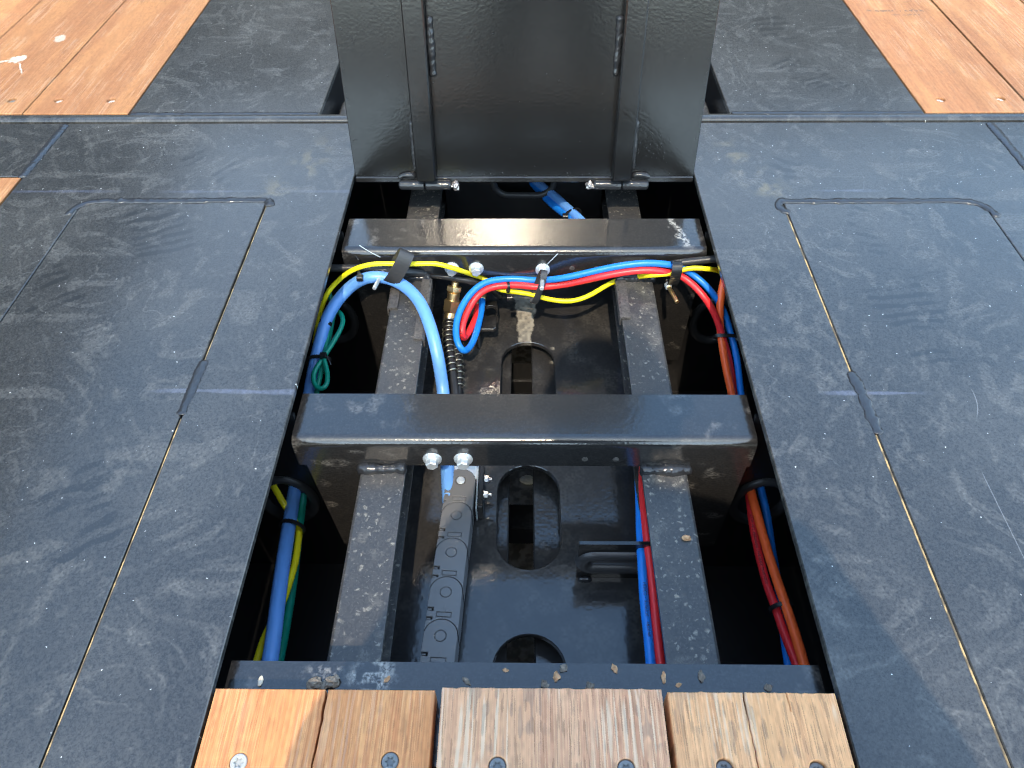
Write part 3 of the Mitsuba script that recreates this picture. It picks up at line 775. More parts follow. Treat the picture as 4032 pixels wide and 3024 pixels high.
# ------------------------------------------------------------------ hoses
PATH = {
    "blue_air_hose": [(-0.306,0.362,-0.160), (-0.319,0.445,-0.175), (-0.337,0.564,-0.200), (-0.347,0.641,-0.215), (-0.347,0.808,-0.170), (-0.336,0.880,-0.130), (-0.324,0.918,-0.105), (-0.297,0.960,-0.085), (-0.252,0.960,-0.056), (-0.215,0.960,-0.063), (-0.179,0.927,-0.064), (-0.162,0.898,-0.066), (-0.151,0.872,-0.072), (-0.142,0.847,-0.082), (-0.134,0.821,-0.102), (-0.130,0.805,-0.125), (-0.126,0.786,-0.150), (-0.112,0.652,-0.168)],
    "blue_loop": [(-0.074,0.985,-0.150), (-0.075,0.966,-0.150), (-0.081,0.920,-0.150), (-0.090,0.889,-0.150), (-0.100,0.872,-0.140), (-0.109,0.882,-0.130), (-0.112,0.906,-0.120), (-0.108,0.929,-0.110), (-0.097,0.952,-0.100), (-0.080,0.971,-0.090), (-0.059,0.983,-0.085), (-0.026,0.989,-0.085), (-0.004,0.988,-0.085), (0.021,0.985,-0.085), (0.065,0.974,-0.071), (0.116,0.974,-0.056), (0.166,0.974,-0.043), (0.207,0.974,-0.039), (0.236,0.974,-0.042), (0.255,0.974,-0.047), (0.277,0.973,-0.060), (0.297,0.960,-0.070), (0.319,0.946,-0.090), (0.336,0.936,-0.115), (0.347,0.918,-0.140), (0.355,0.880,-0.160), (0.353,0.811,-0.180), (0.354,0.636,-0.200), (0.357,0.600,-0.210), (0.356,0.557,-0.220), (0.353,0.512,-0.220), (0.342,0.425,-0.215), (0.336,0.380,-0.210)],
    "red_loop": [(-0.081,0.995,-0.150), (-0.084,0.957,-0.150), (-0.094,0.924,-0.150), (-0.101,0.907,-0.145), (-0.103,0.909,-0.135), (-0.101,0.925,-0.125), (-0.090,0.950,-0.112), (-0.076,0.966,-0.100), (-0.056,0.978,-0.095), (-0.026,0.981,-0.092), (-0.003,0.978,-0.090), (0.021,0.974,-0.090), (0.066,0.976,-0.087), (0.116,0.968,-0.066), (0.166,0.968,-0.053), (0.208,0.968,-0.049), (0.237,0.968,-0.054), (0.257,0.968,-0.060), (0.276,0.958,-0.068), (0.296,0.938,-0.080), (0.316,0.922,-0.105), (0.328,0.908,-0.130), (0.341,0.880,-0.160), (0.347,0.822,-0.190), (0.334,0.626,-0.200), (0.331,0.579,-0.205), (0.330,0.526,-0.205), (0.330,0.482,-0.200), (0.332,0.450,-0.195), (0.333,0.416,-0.190), (0.336,0.368,-0.180)],
    "orange_hose": [(0.331,0.965,-0.060), (0.327,0.952,-0.080), (0.325,0.935,-0.100), (0.327,0.917,-0.125), (0.331,0.885,-0.150), (0.334,0.843,-0.165), (0.337,0.806,-0.175), (0.333,0.623,-0.185), (0.336,0.587,-0.190), (0.338,0.528,-0.190), (0.339,0.486,-0.185), (0.340,0.451,-0.180), (0.341,0.411,-0.175), (0.339,0.362,-0.165)],
    "red_center": [(0.175,0.786,-0.150), (0.168,0.641,-0.145), (0.166,0.589,-0.140), (0.164,0.537,-0.135), (0.163,0.491,-0.135), (0.163,0.442,-0.135), (0.161,0.386,-0.135), (0.161,0.350,-0.135)],
    "blue_center": [(0.174,0.799,-0.160), (0.165,0.624,-0.150), (0.160,0.567,-0.145), (0.155,0.512,-0.140), (0.152,0.469,-0.135), (0.150,0.427,-0.135), (0.150,0.386,-0.135), (0.149,0.349,-0.135)],
    "yellow_left": [(-0.345,0.940,-0.120), (-0.335,0.949,-0.100), (-0.326,0.956,-0.085), (-0.311,0.966,-0.072), (-0.287,0.966,-0.051), (-0.259,0.966,-0.038), (-0.232,0.966,-0.034), (-0.199,0.966,-0.035), (-0.158,0.966,-0.034), (-0.139,0.966,-0.035), (-0.109,0.966,-0.046), (-0.083,1.004,-0.090), (-0.058,1.000,-0.100), (-0.048,0.989,-0.105), (-0.018,0.979,-0.105), (0.014,0.972,-0.105), (0.032,0.964,-0.105), (0.058,0.956,-0.105), (0.084,0.956,-0.105), (0.110,0.963,-0.100), (0.137,0.981,-0.095), (0.164,0.994,-0.090), (0.189,0.994,-0.085), (0.209,0.966,-0.058), (0.242,0.966,-0.054), (0.251,0.966,-0.050), (0.268,0.966,-0.044), (0.285,0.966,-0.043), (0.304,0.966,-0.045), (0.337,1.015,-0.090)],
    "yellow_low": [(-0.386,0.658,-0.200), (-0.371,0.637,-0.200), (-0.358,0.619,-0.200), (-0.348,0.607,-0.215), (-0.335,0.591,-0.220), (-0.327,0.579,-0.215), (-0.322,0.553,-0.210), (-0.318,0.520,-0.205), (-0.318,0.484,-0.200), (-0.321,0.445,-0.195), (-0.330,0.407,-0.190), (-0.329,0.370,-0.180)],
    "green_low": [(-0.337,0.646,-0.225), (-0.335,0.622,-0.230), (-0.332,0.588,-0.230), (-0.326,0.534,-0.230), (-0.320,0.480,-0.225), (-0.314,0.426,-0.215), (-0.308,0.378,-0.200)],
    "green_loop": [(-0.324,0.942,-0.120), (-0.325,0.929,-0.125), (-0.325,0.894,-0.130), (-0.324,0.856,-0.135), (-0.326,0.844,-0.135), (-0.330,0.835,-0.135), (-0.335,0.820,-0.138), (-0.334,0.806,-0.140), (-0.328,0.794,-0.142), (-0.319,0.788,-0.142), (-0.312,0.792,-0.140), (-0.311,0.808,-0.138), (-0.316,0.826,-0.136), (-0.321,0.840,-0.133), (-0.323,0.849,-0.132), (-0.319,0.860,-0.130), (-0.310,0.882,-0.125), (-0.303,0.901,-0.120), (-0.301,0.918,-0.117), (-0.306,0.933,-0.116), (-0.314,0.943,-0.118), (-0.320,0.942,-0.122), (-0.323,0.921,-0.130), (-0.325,0.879,-0.137), (-0.328,0.853,-0.140), (-0.327,0.833,-0.145), (-0.328,0.809,-0.150), (-0.331,0.797,-0.160)],
    "black_left": [(-0.328,0.979,-0.053), (-0.308,0.979,-0.054), (-0.274,0.979,-0.054), (-0.233,0.979,-0.057), (-0.193,0.979,-0.062), (-0.156,1.000,-0.085), (-0.114,0.997,-0.090), (-0.083,0.998,-0.100), (-0.059,1.019,-0.130), (-0.043,1.042,-0.170)],
    "black_right": [(0.236,0.979,-0.047), (0.253,0.979,-0.043), (0.285,0.979,-0.038), (0.314,0.979,-0.034), (0.333,0.979,-0.031)],
    "hyd1": [(-0.121,1.000,-0.100), (-0.127,0.974,-0.140), (-0.129,0.947,-0.150), (-0.127,0.921,-0.155), (-0.122,0.888,-0.160), (-0.117,0.844,-0.165), (-0.111,0.802,-0.170)],
    "hyd2": [(-0.117,0.910,-0.175), (-0.111,0.885,-0.175), (-0.108,0.856,-0.178), (-0.107,0.817,-0.180)],
    "rear1": [(0.018,1.353,-0.120), (0.041,1.311,-0.115), (0.067,1.256,-0.105), (0.088,1.195,-0.090), (0.107,1.137,-0.075)],
    "rear2": [(0.016,1.357,-0.130), (0.038,1.302,-0.125), (0.062,1.244,-0.115), (0.082,1.193,-0.100), (0.099,1.137,-0.085)],
}


def hose(path, name, r, skin, label, cat="hose", flat=1.0, lead=None, tail=None, group=None):
    p = [tuple(q) for q in PATH[path]]
    if lead:
        p = list(lead) + p
    if tail:
        p = p + list(tail)
    c = curve(p)
    k = thing(name, label, cat, group)
    if name not in multi:
        single(k, tube(c, r, 16, flat=flat), skin, True)
    else:
        part(k, "tube", tube(c, r, 16, flat=flat), skin, True)
    return k, c


multi = {"red_air_hose", "blue_air_hose", "spring_guarded_hose"}


def print_on(parent, c, r, text, start, height, turn, flip=False):
    """Lettering wrapped round a hose: along its path, at angle `turn` round it from straight up."""
    m = meshkit.text_mesh(text, height, 0.00025)
    m = m.subdivide_to_size(0.0016) if hasattr(m, "subdivide_to_size") else m
    v = m.vertices
    u = v[:, 0] if not flip else v[:, 0].max() - v[:, 0]
    w = v[:, 1] - height / 2 if not flip else height / 2 - v[:, 1]
    s = np.r_[0, np.cumsum(np.linalg.norm(np.diff(c, axis=0), axis=1))]
    t = np.gradient(c, axis=0)
    t /= np.linalg.norm(t, axis=1, keepdims=True)
    pos = np.stack([np.interp(start + u, s, c[:, k]) for k in range(3)], 1)
    tan = np.stack([np.interp(start + u, s, t[:, k]) for k in range(3)], 1)
    tan /= np.linalg.norm(tan, axis=1, keepdims=True)
    # "up" round the hose: towards the open top of the hatch and the near side
    ref = np.array([0.0, -0.62, 0.78])
    up = ref - tan * (tan @ ref)[:, None]
    up /= np.linalg.norm(up, axis=1, keepdims=True)
    side = np.cross(up, tan)
    a = w / r + turn
    nrm = up * np.cos(a)[:, None] + side * np.sin(a)[:, None]
    m.vertices = pos + nrm * (r + 0.00005 + v[:, 2:3])
    part(parent, "lettering", m, "print_ink", False)


hose("blue_air_hose", "light_blue_air_hose", 0.0100, "light_blue_hose_skin", "thick light blue hose arching over the left rail towards the link chain", lead=[(-0.302, 0.2, -0.15), (-0.303, 0.29, -0.155)], tail=[(-0.106, 0.60, -0.185)])
PATH["blue_loop"] = [(-0.073, 1.004, -0.143), (-0.073, 0.985, -0.146)] + PATH["blue_loop"][1:]
k, c = hose("blue_loop", "blue_air_hose", 0.0056, "blue_hose_skin", "bright blue hose looping round the red one and along the rear beam", tail=[(0.333, 0.30, -0.205), (0.332, 0.2, -0.2)])
k, c = hose("red_loop", "red_air_hose", 0.0058, "red_hose_skin", "bright red hose with black print running along the rear beam under the blue hose", tail=[(0.336, 0.30, -0.175), (0.335, 0.2, -0.17)])
L = float(np.linalg.norm(np.diff(c, axis=0), axis=1).sum())
print_on(k, c, 0.0058, "HOSE AD - 9/L (92/03) ELNO TOO", 0.085, 0.0035, 0.1)
print_on(k, c, 0.0058, "4537FA-26032CIE  MADE IN MEXICO  3/8 TYPE A HOSE AD", 0.245, 0.0034, 0.0, True)
i0 = float(np.linalg.norm(np.diff(c[c[:, 0] < 2], axis=0), axis=1).sum())
print_on(k, c, 0.0058, "327A-AC1  AIR BRAKE TYPE MADE IN MEXICO", L - 0.40, 0.0036, -0.3)
k, c = hose("orange_hose", "orange_air_hose", 0.0064, "orange_hose_skin", "orange hose coming out from under the right deck plate and down the right well", lead=[(0.348, 0.985, -0.06)], tail=[(0.338, 0.30, -0.16), (0.337, 0.2, -0.155)])
k, c = hose("red_center", "red_air_hose", 0.0060, "red_hose_skin", "straight red hose along the inner side of the right rail", lead=[(0.178, 0.95, -0.15)], tail=[(0.160, 0.28, -0.135), (0.160, 0.2, -0.135)])
k, c = hose("blue_center", "blue_air_hose", 0.0060, "blue_hose_skin", "straight blue hose beside the straight red one along the right rail", lead=[(0.179, 0.95, -0.16)], tail=[(0.149, 0.28, -0.135), (0.149, 0.2, -0.135)])
print_on(k, c, 0.0060, "HENCO - 9E06B1E - 4BS648", 0.50, 0.0036, 0.1)
hose("yellow_left", "yellow_cable", 0.0041, "yellow_hose_skin", "yellow cable waving across the hatch in front of the rear beam", "cable", lead=[(-0.352, 0.90, -0.15), (-0.350, 0.925, -0.138)], tail=[(0.336, 0.955, -0.065), (0.350, 0.93, -0.09)])
hose("yellow_low", "yellow_cable", 0.0048, "yellow_hose_skin", "yellow cable crossing behind the light blue hose in the near left well", "cable", tail=[(-0.333, 0.30, -0.175), (-0.335, 0.22, -0.17)])
hose("green_low", "green_cable", 0.0060, "green_hose_skin", "green cable running beside the light blue hose in the near left well", "cable", tail=[(-0.304, 0.32, -0.19), (-0.302, 0.22, -0.18)])
hose("green_loop", "green_cable", 0.0040, "green_hose_skin", "spare green cable folded into a tied bundle by the left plate", "cable", lead=[(-0.33, 0.97, -0.09)], tail=[(-0.335, 0.77, -0.18), (-0.338, 0.66, -0.205)])
hose("black_left", "black_hose", 0.0064, "black_hose_skin", "black hose crossing behind the light blue hose along the rear beam's left half", lead=[(-0.39, 0.985, -0.055)])
hose("black_right", "black_hose", 0.0062, "black_hose_skin", "short length of black hose between the right strap and the right plate", lead=[(0.20, 0.981, -0.075)], tail=[(0.40, 0.99, -0.04)])
hose("rear1", "blue_air_hose", 0.0082, "light_blue_hose_skin", "pale blue hose in the dark gap under the lid, upper of the tied two", tail=[(0.122, 1.085, -0.068), (0.135, 1.05, -0.066)])
hose("rear2", "blue_air_hose", 0.0072, "blue_hose_skin", "deeper blue hose in the dark gap under the lid, lower of the tied two", tail=[(0.113, 1.085, -0.075), (0.125, 1.05, -0.07)])

# hydraulic hoses with brass ends and spring guards
BR = [(-0.1165, 0.992, -0.094), (-0.118, 0.988, -0.101), (-0.1195, 0.983, -0.109), (-0.122, 0.975, -0.124), (-0.1255, 0.966, -0.140), (-0.1275, 0.955, -0.148)]


def coil(c, r, turns, wire, squeeze=1.0, n=14):
    """A wire wound round the path c."""
    s = np.linspace(0, 1, turns * n)
    if squeeze != 1.0:
        s = s ** squeeze
    k = s * (len(c) - 1)
    p = np.stack([np.interp(k, np.arange(len(c)), c[:, j]) for j in range(3)], 1)
    t, u, w = frames(c)
    uu = np.stack([np.interp(k, np.arange(len(c)), u[:, j]) for j in range(3)], 1)
    ww = np.stack([np.interp(k, np.arange(len(c)), w[:, j]) for j in range(3)], 1)
    a = np.linspace(0, 2 * np.pi * turns, len(s))
    return tube(p + r * (np.cos(a)[:, None] * uu + np.sin(a)[:, None] * ww), wire, 7)


k = thing("spring_guarded_hose", "black hydraulic hose with a brass end fitting and a pale coil spring round it", "hose")
body = curve([BR[5], (-0.1285, 0.93, -0.154), (-0.127, 0.905, -0.158), (-0.122, 0.875, -0.162), (-0.117, 0.84, -0.166), (-0.111, 0.802, -0.171), (-0.106, 0.74, -0.178), (-0.104, 0.66, -0.184)])
part(k, "tube", tube(body, 0.0078, 16), "black_hose_skin", True)
m = [cyl(BR[0], BR[1], 0.006), hexa(BR[1], BR[2], 0.0135), cyl(BR[2], BR[3], 0.0108), hexa(np.array(BR[3]) + [0, 0.002, 0.002], BR[4], 0.0148), cyl(BR[4], BR[5], 0.0108)]
part(k, "fitting", cat_(m), "brass", 25)
near = body[: int(len(body) * 0.40)]
part(k, "spring", coil(near, 0.0100, 11, 0.0014, 1.35), "spring_steel", True)
k = thing("spring_guarded_hose", "second black hydraulic hose with a coil spring, half hidden behind the first", "hose")
body = curve([(-0.119, 0.945, -0.172), (-0.116, 0.915, -0.176), (-0.111, 0.885, -0.178), (-0.108, 0.856, -0.180), (-0.107, 0.817, -0.184), (-0.105, 0.75, -0.190)])
part(k, "tube", tube(body, 0.0056, 14), "black_hose_skin", True)
part(k, "spring", coil(body[int(len(body) * 0.1): int(len(body) * 0.62)], 0.0088, 8, 0.0013), "spring_steel", True)

# the square bracket with the brass elbows that feed the blue and red loop
k = thing("hose_bracket", "black square mounting plate with a round hole behind the red and blue loop", "bracket")
br = Polygon([(-0.082, 0.945), (-0.052, 0.945), (-0.0475, 0.9495), (-0.0475, 1.02), (-0.082, 1.02)], [oval(-0.0585, 0.992, 0.0125, 0.014, 24)])
part(k, "sheet", plate(br, -0.166, -0.160, 0.001), "gloss_paint", False)
part(k, "leg", box(-0.082, -0.076, 0.95, 1.02, -0.2138, -0.1665), "gloss_paint", False)
for i, (fx, fy, fz) in enumerate(((-0.0725, 1.012, -0.139), (-0.0815, 1.018, -0.146))):
    k = thing("brass_fitting", ("brass hose fitting at the end of the bright blue hose", "brass hose fitting at the end of the bright red hose")[i], "fitting")
    e0 = np.array(PATH["blue_loop"][0]) if i == 0 else np.array(PATH["red_loop"][0])
    d = np.array([fx, fy, fz]) - e0
    d /= np.linalg.norm(d)
    part(k, "nut", hexa(e0 + d * 0.011, e0 - d * 0.002, 0.0072), "brass", False)
    part(k, "stem", cyl(e0 + d * 0.0105, e0 + d * 0.028, 0.0042), "brass", 30)

# ------------------------------------------------------------------ straps, clamps and cable ties
k = thing("hose_strap", "wide black rubber strap holding the light blue hose and yellow cable", "strap")
part(k, "band", band((-0.203, 0.957, -0.034), (0.85, 0.0, -0.50), 0.0145, 0.034, (0, 1, 0), 0.024, 0.0018), "rubber", 40)
part(k, "stud", cat_([cyl((-0.231, 0.99, -0.060), (-0.2405, 0.925, -0.052), 0.0034, 14), hexa((-0.2335, 0.965, -0.0565), (-0.2355, 0.955, -0.0553), 0.0056)]), "zinc", 30)
part(k, "wire_end", tube(curve([(-0.236, 0.985, -0.036), (-0.252, 0.986, -0.026), (-0.268, 0.988, -0.014)]), 0.0008, 6), "zinc", True)
k = thing("hose_strap", "black strap under a bolt and washer at the middle of the rear beam", "strap")
part(k, "band", band((0.025, 0.962, -0.080), (0.95, 0.05, -0.25), 0.013, 0.034, (0, 1, 0), 0.0105, 0.0016), "rubber", 40)
part(k, "washer", tube([(0.032, 0.9915, -0.066), (0.032, 0.989, -0.066), (0.032, 0.9865, -0.0655)], [0.0122, 0.0122, 0.009], 28), "zinc", 30)
part(k, "nut", hexa((0.032, 0.9865, -0.0655), (0.0318, 0.979, -0.064), 0.0068), "zinc", False)
part(k, "bolt", cyl((0.0318, 0.98, -0.064), (0.0292, 0.9275, -0.0545), 0.0036, 14), "zinc", 30)
part(k, "wire_end", tube(curve([(0.036, 0.986, -0.055), (0.046, 0.986, -0.042), (0.056, 0.987, -0.030)]), 0.0008, 6), "zinc", True)
k = thing("hose_strap", "black strap clamp gripping the red and blue hoses by the right plate", "strap")
part(k, "band", band((0.2465, 0.966, -0.054), (1, -0.02, -0.06), 0.0125, 0.0235, (0, 1, 0.2), 0.0165, 0.0022), "tie_plastic", 40)
part(k, "bolt", cyl((0.2395, 0.965, -0.078), (0.2480, 0.917, -0.0735), 0.0036, 14), "brass", 30)
part(k, "nut", hexa((0.2395, 0.967, -0.0785), (0.2405, 0.957, -0.077), 0.0060), "zinc", False)


def tie(label, c, axis, hu, hv, u, width=0.0048, head=None, tail=None):
    k = thing("cable_tie", label, "cable tie")
    part(k, "band", band(c, axis, hu, hv, u, width, 0.0012, 22), "tie_plastic", 40)
    if head:
        hx, hy, hz = head
        part(k, "head", box(hx - 0.0052, hx + 0.0052, hy - 0.005, hy + 0.005, hz - 0.0042, hz + 0.0042, 0.0008), "tie_plastic", False)
    if tail:
        part(k, "tail", tube(curve(tail), 0.0017, 6, flat=0.5), "tie_plastic", True)


tie("black cable tie on the yellow cable and light blue hose at their arch", (-0.2690, 0.966, -0.061), (0.92, 0.32, 0.2), 0.0105, 0.0155, (0, 0.55, 0.55), head=(-0.2675, 0.952, -0.0525), tail=[(-0.2705, 0.978, -0.036), (-0.277, 0.984, -0.031), (-0.280, 0.985, -0.034)])
tie("black cable tie round the light blue hose where it dips under the left plate", (-0.3275, 0.908, -0.112), (0.25, 0.75, 0.42), 0.0095, 0.0095, (1, 0, 0.3), 0.006)
tie("black cable tie pinching the green cable bundle to the light blue hose", (-0.3345, 0.853, -0.144), (0.0, 1, 0.3), 0.0195, 0.0130, (1, 0, 0.1), 0.006, head=(-0.3235, 0.8475, -0.128), tail=[(-0.318, 0.846, -0.128), (-0.312, 0.838, -0.13), (-0.309, 0.832, -0.133)])
tie("black cable tie round the light blue hose and yellow cable in the near left well", (-0.3335, 0.5745, -0.204), (0.17, 1, -0.2), 0.0185, 0.0125, (1, 0, -0.2), 0.0062)
tie("black cable tie with a square head on the red and blue hoses near their loop", (-0.0262, 0.972, -0.0892), (1, 0.1, -0.05), 0.0078, 0.0125, (0, 0.6, 0.4), 0.0045, head=(-0.0225, 0.957, -0.0990))
tie("black cable tie round the orange hose close to the right plate", (0.3395, 0.902, -0.137), (0.05, 1, 0.6), 0.0225, 0.0100, (1, 0.2, 0), 0.0058)
tie("black cable tie binding the red and orange hoses in the near right well", (0.3365, 0.4470, -0.187), (0.0, 1, -0.15), 0.0155, 0.0090, (1, 0, 0.6), 0.0062)
tie("black cable tie round the two blue hoses under the lid", (0.090, 1.180, -0.090), (0.4, -0.85, 0.25), 0.0185, 0.0098, (0.9, 0.4, 0.3), 0.006, head=(0.0775, 1.172, -0.087))

# ------------------------------------------------------------------ the link chain
PV = [(-0.0910, 0.6310), (-0.0937, 0.5725), (-0.0970, 0.5140), (-0.1003, 0.4560), (-0.1030, 0.3970), (-0.1057, 0.3385), (-0.1084, 0.2800)]
ch = thing("cable_chain", "black plastic cable carrier chain of round-shouldered links lying along the pan", "cable chain")
ZT = -0.1655
for i in range(len(PV) - 1):
    (ax, ay), (bx, by_) = PV[i], PV[i + 1]
    d = np.array([bx - ax, by_ - ay])
    d /= np.linalg.norm(d)
    n = np.array([-d[1], d[0]])
    R = 0.0213

    def at(s, w):
        return (ax + d[0] * s + n[0] * w, ay + d[1] * s + n[1] * w)

    bodyp = unary_union([Point(ax, ay).buffer(R, 24), Polygon([at(0, R), at(0, -R), at(0.0585, -R), at(0.0585, R)])])
    bodyp = bodyp.difference(Point(bx, by_).buffer(R + 0.0009, 24))
    # clip notches on the left edge and a framed recess on the face
    for s0 in (0.0215, 0.0345):
        bodyp = bodyp.difference(Polygon([at(s0, -R - 0.01), at(s0, -R + 0.0085), at(s0 + 0.0050, -R + 0.0085), at(s0 + 0.0050, -R - 0.01)]))
    if bodyp.geom_type != "Polygon":
        bodyp = max(bodyp.geoms, key=lambda q: q.area)
    frame = Polygon([at(0.0275, -R + 0.0125), at(0.0275, R - 0.0105), at(0.0345, R - 0.0105), at(0.0345, -R + 0.0125)])
    ring = Point(ax, ay).buffer(0.0076, 24).difference(Point(ax, ay).buffer(0.0068, 24))
    top = bodyp.difference(frame.difference(frame.buffer(-0.0008, join_style=2))).difference(ring)
    tops = [q for q in getattr(top, 'geoms', [top]) if q.area > 1e-6]
    lk = part(ch, "link", cat_([plate(bodyp.simplify(0.00005), ZT - 0.0405, ZT - 0.0020, 0.0004), *[plate(q.simplify(0.00005), ZT - 0.0022, ZT - 0.0001 * (i % 2), 0.0005) for q in tops]]), "chain_plastic", False)
    part(ch, "pivot_cap", plate(Polygon(oval(ax, ay, 0.0072, 0.0072, 28), [oval(ax, ay, 0.0066, 0.0066, 28)]), ZT - 0.0002, ZT + 0.0006, 0.0002) if i else plate(Polygon(oval(ax, ay, 0.0062, 0.0062, 28)), ZT - 0.0002, ZT + 0.0016, 0.0007), "chain_plastic" if i else "zinc", False)
    if i == 0:
        part(ch, "pivot_cap", plate(Polygon(oval(ax, ay, 0.0038, 0.0038, 24)), ZT + 0.0016, ZT + 0.0022, 0.0004), "zinc", False)
    for s0 in (0.0238, 0.0368):
        part(ch, "clip_pin", cyl((*at(s0, -R + 0.001), ZT - 0.003), (*at(s0, -R + 0.006), ZT - 0.003), 0.0013, 8), "chain_plastic", 30)
    for txt, s0, w0, hh in (("E2", 0.0289, 0.0042, 0.0040), ("igus", 0.0165, 0.0040, 0.0034)):
        tm = meshkit.text_mesh(txt, hh, 0.0003)
        v = tm.vertices
        # the lettering is read from the far end of the hatch
        q = np.array([at(s0 + (hh - y_ if txt == "E2" else 0.011 - x_), (w0 - x_ if txt == "E2" else 0.002 - y_)) for x_, y_ in v[:, :2]])
        tm.vertices = np.c_[q, v[:, 2] + ZT - (0.0010 if txt == "E2" else 0.0002)]
        trimesh.repair.fix_normals(tm)
        part(ch, "lettering", tm, "chain_plastic", False)
part(ch, "end_bracket", cat_([box(-0.1125, -0.0685, 0.640, 0.664, -0.176, -0.1735), box(-0.0685, -0.0662, 0.588, 0.664, -0.206, -0.1735)]), "zinc", False, label="zinc end bracket")
part(ch, "end_block", box(-0.0660, -0.0575, 0.592, 0.664, -0.206, -0.1745), "tie_plastic", False)
for y in (0.642, 0.6145):
    part(ch, "nut", cat_([tube([(-0.0574, y, -0.178), (-0.0562, y, -0.178)], 0.0072, 24), hexa((-0.0562, y, -0.178), (-0.0505, y, -0.178), 0.0056), cyl((-0.0506, y, -0.178), (-0.0455, y, -0.178), 0.0029)]), "chrome", 25)

# a hose guide: an upright plate with a rubber-edged slot
k = thing("hose_guide", "upright black plate with a rubber-edged slot that the straight red and blue hoses pass through", "bracket")
GY = 0.503
sl = [(x, z) for x, z in slot_ring(0, -0.050, 0.050, 0.0175, 12)]
sl = [(0.1285 - z_, -0.170 + x_) for x_, z_ in sl]
gp = Polygon([(0.073, -0.2135), (0.073, -0.125), (0.1575, -0.125), (0.1575, -0.2135)], [[(min(x, 0.1568), z) for x, z in sl]]) if False else Polygon([(0.073, -0.2135), (0.073, -0.125), (0.200, -0.125), (0.200, -0.2135)], [sl])
part(k, "sheet", upright(gp.intersection(rect(0.0, 0.1935, -0.3, 0.0)), GY, GY + 0.005), "gloss_paint", False)
part(k, "rubber_edging", tube(np.array([(x, GY + 0.002, z) for x, z in sl + sl[:2]]), 0.0090, 12, caps=False), "rubber", True)
part(k, "weld_bead", bead([(0.076, GY - 0.003, -0.2125), (0.085, GY - 0.004, -0.2115), (0.094, GY - 0.003, -0.2125)], 0.0055, 91, rough=0.7), "weld_paint", True)

# rubber edged cut-out deep under the lid
k = thing("bulkhead", "dark bulkhead deep under the lid with a rubber-edged opening", "steel plate")
ho = slot_ring(0, -0.06, 0.06, 0.032, 12)
ho = [(0.0 + v_, -0.085 + u_) for u_, v_ in ho]
part(k, "sheet", upright(Polygon([(-0.219, -0.2135), (-0.219, -0.0862), (-0.2, -0.055), (0.2, -0.055), (0.219, -0.0862), (0.219, -0.2135)], [ho]) if False else Polygon([(-0.155, -0.2135), (-0.155, -0.02), (0.155, -0.02), (0.155, -0.2135)], [ho]), 1.285, 1.291), "dark_paint", False)
part(k, "rubber_edging", tube(np.array([(x, 1.287, z) for x, z in ho + ho[:2]]), 0.0065, 12, caps=False), "rubber", True)

# ------------------------------------------------------------------ loose bits
def husk(c, L, W, ang, seed):
    """A curled dry husk: a thin folded scale."""
    rng = np.random.default_rng(seed)
    n, m_ = 9, 7
    v = []
    for i in range(n):
        s = i / (n - 1)
        w = 0.85 * W * math.sin(math.pi * min(0.985, s * 0.95 + 0.03))
        for j in range(m_):
            q = j / (m_ - 1) * 2 - 1
            x, y = (s - 0.5) * L, q * w * (1 + 0.25 * rng.normal())
            z = 0.0006 + 0.30 * W * (1 - q * q) * math.sin(math.pi * s) + 0.22 * W * rng.normal()
            v.append([x, y, max(z, 0.0003)])
    v = np.array(v)
    f = []
    for i in range(n - 1):
        for j in range(m_ - 1):
            a = i * m_ + j
            f += [[a, a + 1, a + m_ + 1], [a, a + m_ + 1, a + m_]]
    f = np.array(f)
    lo = v - [0, 0, 0.0004]
    full = np.vstack([v, lo])
    ff = [*f.tolist(), *[[a + len(v), c_ + len(v), b + len(v)] for a, b, c_ in f.tolist()]]
    edge = trimesh.Trimesh(v, f, process=False)
    for a, b in edge.edges[trimesh.grouping.group_rows(edge.edges_sorted, require_count=1)]:
        ff += [[b, a, a + len(v)], [b, a + len(v), b + len(v)]]
    R = np.array([[math.cos(ang), -math.sin(ang), 0], [math.sin(ang), math.cos(ang), 0], [0, 0, 1]])
    return trimesh.Trimesh(full @ R.T + np.asarray(c), ff, process=False)


